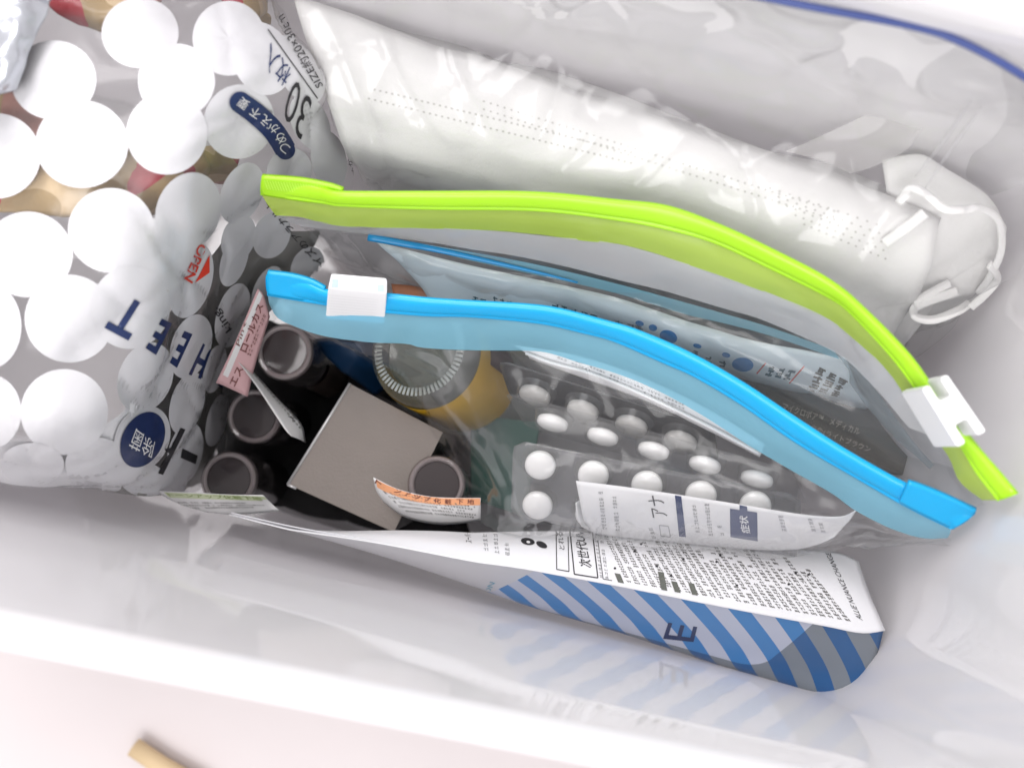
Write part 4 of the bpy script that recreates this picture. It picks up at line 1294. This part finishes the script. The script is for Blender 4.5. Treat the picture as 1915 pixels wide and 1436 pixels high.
decal('red_lines', po, [p_line([(1432, 679), (1415, 699)], 2.5), p_line([(1504, 685), (1476, 717)], 2.5)], M['red_ink'], pb)
decal('bold_print', po, [p_print(((1508, 732), (1570, 745), (1530, 685), (1590, 715)), 3, 3, fill=0.9, density=1, heavy=0.24, ragged=0)], M['olive_ink'], pb)

# its zip strip: deep blue going over to a pale blue band
ib = thing('inner_zip_bag', 'small clear bag with a thin blue zip line inside the lime zipped bag', 'zip bag', at(1150, 560, 6))
IT = [(690, 440), (760, 452), (800, 458), (883, 472), (1009, 496), (1150, 530), (1275, 564), (1359, 588), (1440, 612), (1560, 655)]
IB = [(693, 450), (765, 464), (800, 468), (883, 488), (1009, 516), (1150, 548), (1275, 586), (1359, 606), (1440, 628), (1570, 672)]
A_, B_ = spl(pts([(x, y, 15.0) for x, y in IT]), 70), spl(pts([(x, y, 14.6) for x, y in IB]), 70)
grid_obj('zip_band', patch([A_, B_], 70, 5), M['cyan_band'], ib)
sweep('zip_track', spl([p + Vector((0, 0, 0.0012)) for p in spl(pts([(690, 445, 14.9), (765, 459, 14.9), (800, 465, 14.8), (883, 483, 14.8), (1009, 512, 14.8), (1080, 530, 14.8)]), 40)], 40), 0.10, 0.06, M['deep_blue'], ib, n=8, taper=lambda s: 1.15 - 0.9 * s)
g = patch([spl(B_, 8), pts([(740, 500, 14.2), (880, 530, 14.4), (1010, 555, 14.4), (1150, 590, 14.4), (1280, 640, 14.4), (1380, 670, 14.3), (1480, 690, 14.2), (1610, 705, 14.0)]),
           pts([(800, 570, 12), (900, 590, 12), (1010, 610, 12), (1150, 640, 12), (1280, 690, 12), (1400, 740, 12), (1520, 780, 12), (1670, 820, 12)]),
           pts([(850, 640, 6), (940, 650, 6), (1020, 660, 6), (1120, 680, 6), (1220, 710, 6), (1330, 760, 6), (1450, 800, 6), (1560, 830, 6)])], 60, 36)
grid_obj('front_film', g, M['film'], ib, wr=0.25, wscale=34, seed=41)
# right side gusset of that bag, a pale folded edge running down to the corner
g = patch([pts([(1560, 660, 14.6), (1600, 680, 14.8), (1650, 745, 15.0), (1700, 815, 15.2), (1745, 870, 15.4)]), pts([(1585, 690, 14.2), (1625, 730, 14.3), (1665, 780, 14.4), (1705, 835, 14.6), (1740, 875, 14.8)]), pts([(1590, 715, 13.0), (1630, 770, 13), (1670, 820, 13), (1705, 850, 13), (1735, 880, 13.2)])], 40, 12)
grid_obj('gusset', g, M['pale_gusset'] if 'pale_gusset' in M else film('pale blue gusset film', tint=(0.85, 0.93, 0.96), haze=0.42, haze_col=(0.62, 0.72, 0.76), rough=0.2), ib, wr=0.08, wscale=40)

# grey brown carton with text
kc = thing('tape_carton', 'grey brown carton with two lines of pale lettering behind the blue zip', 'carton', at(1560, 830, 1))
q = [at(1340, 670, 11.0), at(1640, 765, 11.2), at(1735, 905, 11.2), at(1440, 800, 11.0)]
ko = hexa('body', q, [Vector((p.x, p.y, 0.02)) for p in q], M['kraft'], kc, 0.06)
decal('pale_lettering', ko, [t_quad('マイクロポア™', ((1462, 766), (1537, 790), (1466, 752), (1541, 776)), bold=0.004), t_quad('メディカル', ((1550, 794), (1606, 814), (1554, 780), (1610, 800)), bold=0.004),
                             t_quad('白色(ライトブラウン', ((1515, 806), (1625, 848), (1519, 793), (1630, 835)), bold=0.004)], M['tan_ink'], kc)
rdp = grid_obj('orange_packet', patch([pts([(730, 530, 12.2), (780, 535, 12.4), (840, 548, 12.2)]), pts([(735, 560, 12.0), (790, 565, 12.2), (850, 575, 12.0)]), pts([(740, 600, 10), (800, 605, 10), (855, 610, 10)])], 16, 12),
               pbr('orange brown wrapper', (0.42, 0.16, 0.08), 0.5, var=0.3, vscale=150), None, thick=0.2, wr=0.15, loc=at(790, 580, 10))
tag(rdp, 'small orange brown packet peeping out behind the blue zip slider', 'packet')

# ================================================================== STRIPED POUCH LEANING ON THE FRONT WALL
ap = thing('sunscreen_pouch', 'flat pouch with printed white back and blue diagonal stripes against the front wall', 'pouch', at(1200, 1150, 6))
r2 = [(430, 962, 12.3), (560, 991, 12.6), (700, 1014, 12.9), (860, 1045, 13.2), (1000, 1067, 13.4), (1200, 1104, 13.5), (1400, 1143, 13.6), (1540, 1169, 13.6), (1612, 1183, 13.6), (1656, 1178, 13.5)]
g = patch([pts([(428, 960, 12.2), (580, 990, 12.2), (760, 992, 12.0), (900, 994, 11.9), (1040, 992, 11.9), (1180, 998, 11.9), (1320, 1010, 11.9), (1450, 1022, 11.9), (1560, 1030, 11.9), (1606, 1048, 12.1)]),
           pts([(429, 961, 12.3), (570, 990.5, 12.4), (735, 1002, 12.6), (880, 1015, 12.8), (1020, 1025, 12.9), (1190, 1045, 13.0), (1355, 1070, 13.0), (1490, 1088, 13.0), (1588, 1100, 13.0), (1628, 1110, 12.9)]),
           pts(r2)], 90, 24)
M['pouch_white'] = pbr('white pouch back', (0.76, 0.76, 0.78), 0.38, bump=0.08, bscale=40, var=0.015, bdist=0.002)
wp = grid_obj('back_panel', g, M['pouch_white'], ap, thick=0.03, wr=0.04, wscale=20, seed=3)
sg = patch([[p - Vector((0, -0.0004, 0.0009)) for p in pts(r2)],
            pts([(430, 963, 11.8), (580, 1000, 11.6), (720, 1036, 11.4), (870, 1078, 11.3), (1000, 1110, 11.2), (1180, 1155, 11.2), (1370, 1206, 11.2), (1510, 1240, 11.4), (1592, 1254, 11.8), (1634, 1240, 12.2)]),
            pts([(432, 964, 10.8), (590, 1004, 10.6), (730, 1045, 10.3), (860, 1088, 10.1), (985, 1132, 9.9), (1150, 1180, 9.8), (1330, 1238, 9.8), (1450, 1275, 10.0), (1536, 1304, 10.3), (1594, 1308, 10.7)]),
            pts([(440, 962, 9.0), (600, 1000, 8.8), (740, 1042, 8.4), (870, 1080, 8.2), (990, 1115, 8.0), (1150, 1160, 8.0), (1320, 1215, 8.0), (1430, 1245, 8.2), (1500, 1262, 8.6), (1540, 1268, 9.0)])], 90, 34)
# place of the stripe start on the panel, in centimetres along it
def along(px):
    L, best = 0, 0
    row = sg[6]
    for i in range(1, len(row)):
        L += (row[i] - row[i - 1]).length / CM
        c = RM.transposed() @ (row[i] - CAM)
        if c.x / -c.z * FPX + W / 2 < px:
            best = L
    return best
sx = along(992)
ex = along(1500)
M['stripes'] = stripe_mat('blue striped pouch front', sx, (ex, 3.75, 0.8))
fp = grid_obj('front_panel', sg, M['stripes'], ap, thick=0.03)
# bottom gusset closing the pouch
bgs = patch([sg[-1][45:], [p + Vector((0.003, 0.014, -0.004)) for p in sg[-1][45:]]], 40, 4)
grid_obj('gusset', bgs, M['pouch_white'], ap)
# print on the white back
prn = [p_print(((1598, 1163), (1497, 1037), (1172, 1088), (1128, 1000)), 27, 19, fill=0.66, density=0.94, heavy=0.2, ragged=0.35)]
decal('small_print', wp, prn, M['grey_ink'], ap, off=0.012, kind='stuff')
blk = [t_quad('ALLIE NUANCE CHANGE', ((1614, 1160), (1553, 1034), (1602, 1155), (1543, 1032))),
       t_quad('次世代UV', ((1108, 1062), (1092, 992), (1084, 1058), (1072, 990)), bold=0.012),
       t_quad('とれる', ((1056, 1028), (1052, 994), (1046, 1026), (1040, 994))),
       t_quad('スーパー', ((883, 1015), (880, 994), (870, 1013), (868, 994)), bold=0.006),
       p_ell(987, 1012, 13, 6.5, 10), p_ell(1013, 1018, 11, 5.5, 25),
       p_line([(1040, 992), (1041, 1064), (1064, 1068), (1062, 992)], 1.6, straight=True), p_line([(1066, 994), (1074, 1073), (1118, 1080), (1108, 995)], 2.2, straight=True),
       p_line([(1118, 1010), (1128, 1082), (1145, 1085)], 1.2, straight=True)]
box_marks = []
for x, y, l in ((1162, 1078, 17), (1243, 1092, 34), (1268, 1096, 20), (1300, 1101, 22)):
    box_marks.append(p_quad(((x - 6, y + 10), (x + 5, y + 12), (x - 13, y + 10 - l), (x - 2, y + 12 - l)), 3, 5))
for x, y in ((1150, 1062), (1228, 1058), (1255, 1076), (1187, 1030), (1199, 1017), (1278, 1045), (1340, 1050), (1378, 1094), (1347, 1038), (1475, 1092), (1488, 1071), (1512, 1074)):
    blk.append(p_ell(x, y, 2.5, 2.1, 0, 2, 12))
decal('black_lettering', wp, blk, M['black_ink'], ap, off=0.025, each=True)
decal('heading_box', wp, box_marks, pbr('grey green ink', (0.10, 0.105, 0.09), 0.5), ap, off=0.03, each=True)
decal('white_spots', wp, [p_ell(988, 1013, 3.6, 2.4, 10, 2, 14)], M['white_ink'], ap, off=0.04)
lp = []
for x, n in ((905, 4), (925, 5), (945, 5)):
    lp.append(p_print(((x + 10, 1030 + (x - 900) * 0.2), (x + 6, 996), (x, 1029 + (x - 900) * 0.2), (x - 3, 996)), 1, n, fill=0.9))
lp.append(p_print(((1143, 1084), (1132, 1010), (1122, 1080), (1112, 1008)), 2, 10))
decal('faint_print', wp, lp, M['pale_ink'], ap, off=0.02, kind='stuff')
decal('front_lettering', fp, [t_quad('E', ((1297, 1200), (1304, 1172), (1240, 1194), (1250, 1163)), bold=0.004)], M['navy'], ap, off=0.02)
decal('front_blue_lettering', fp, [t_quad('VISION', ((902, 1134), (926, 1090), (892, 1131), (916, 1087)))], pbr('soft cyan ink', (0.15, 0.42, 0.55), 0.5), ap, off=0.02)
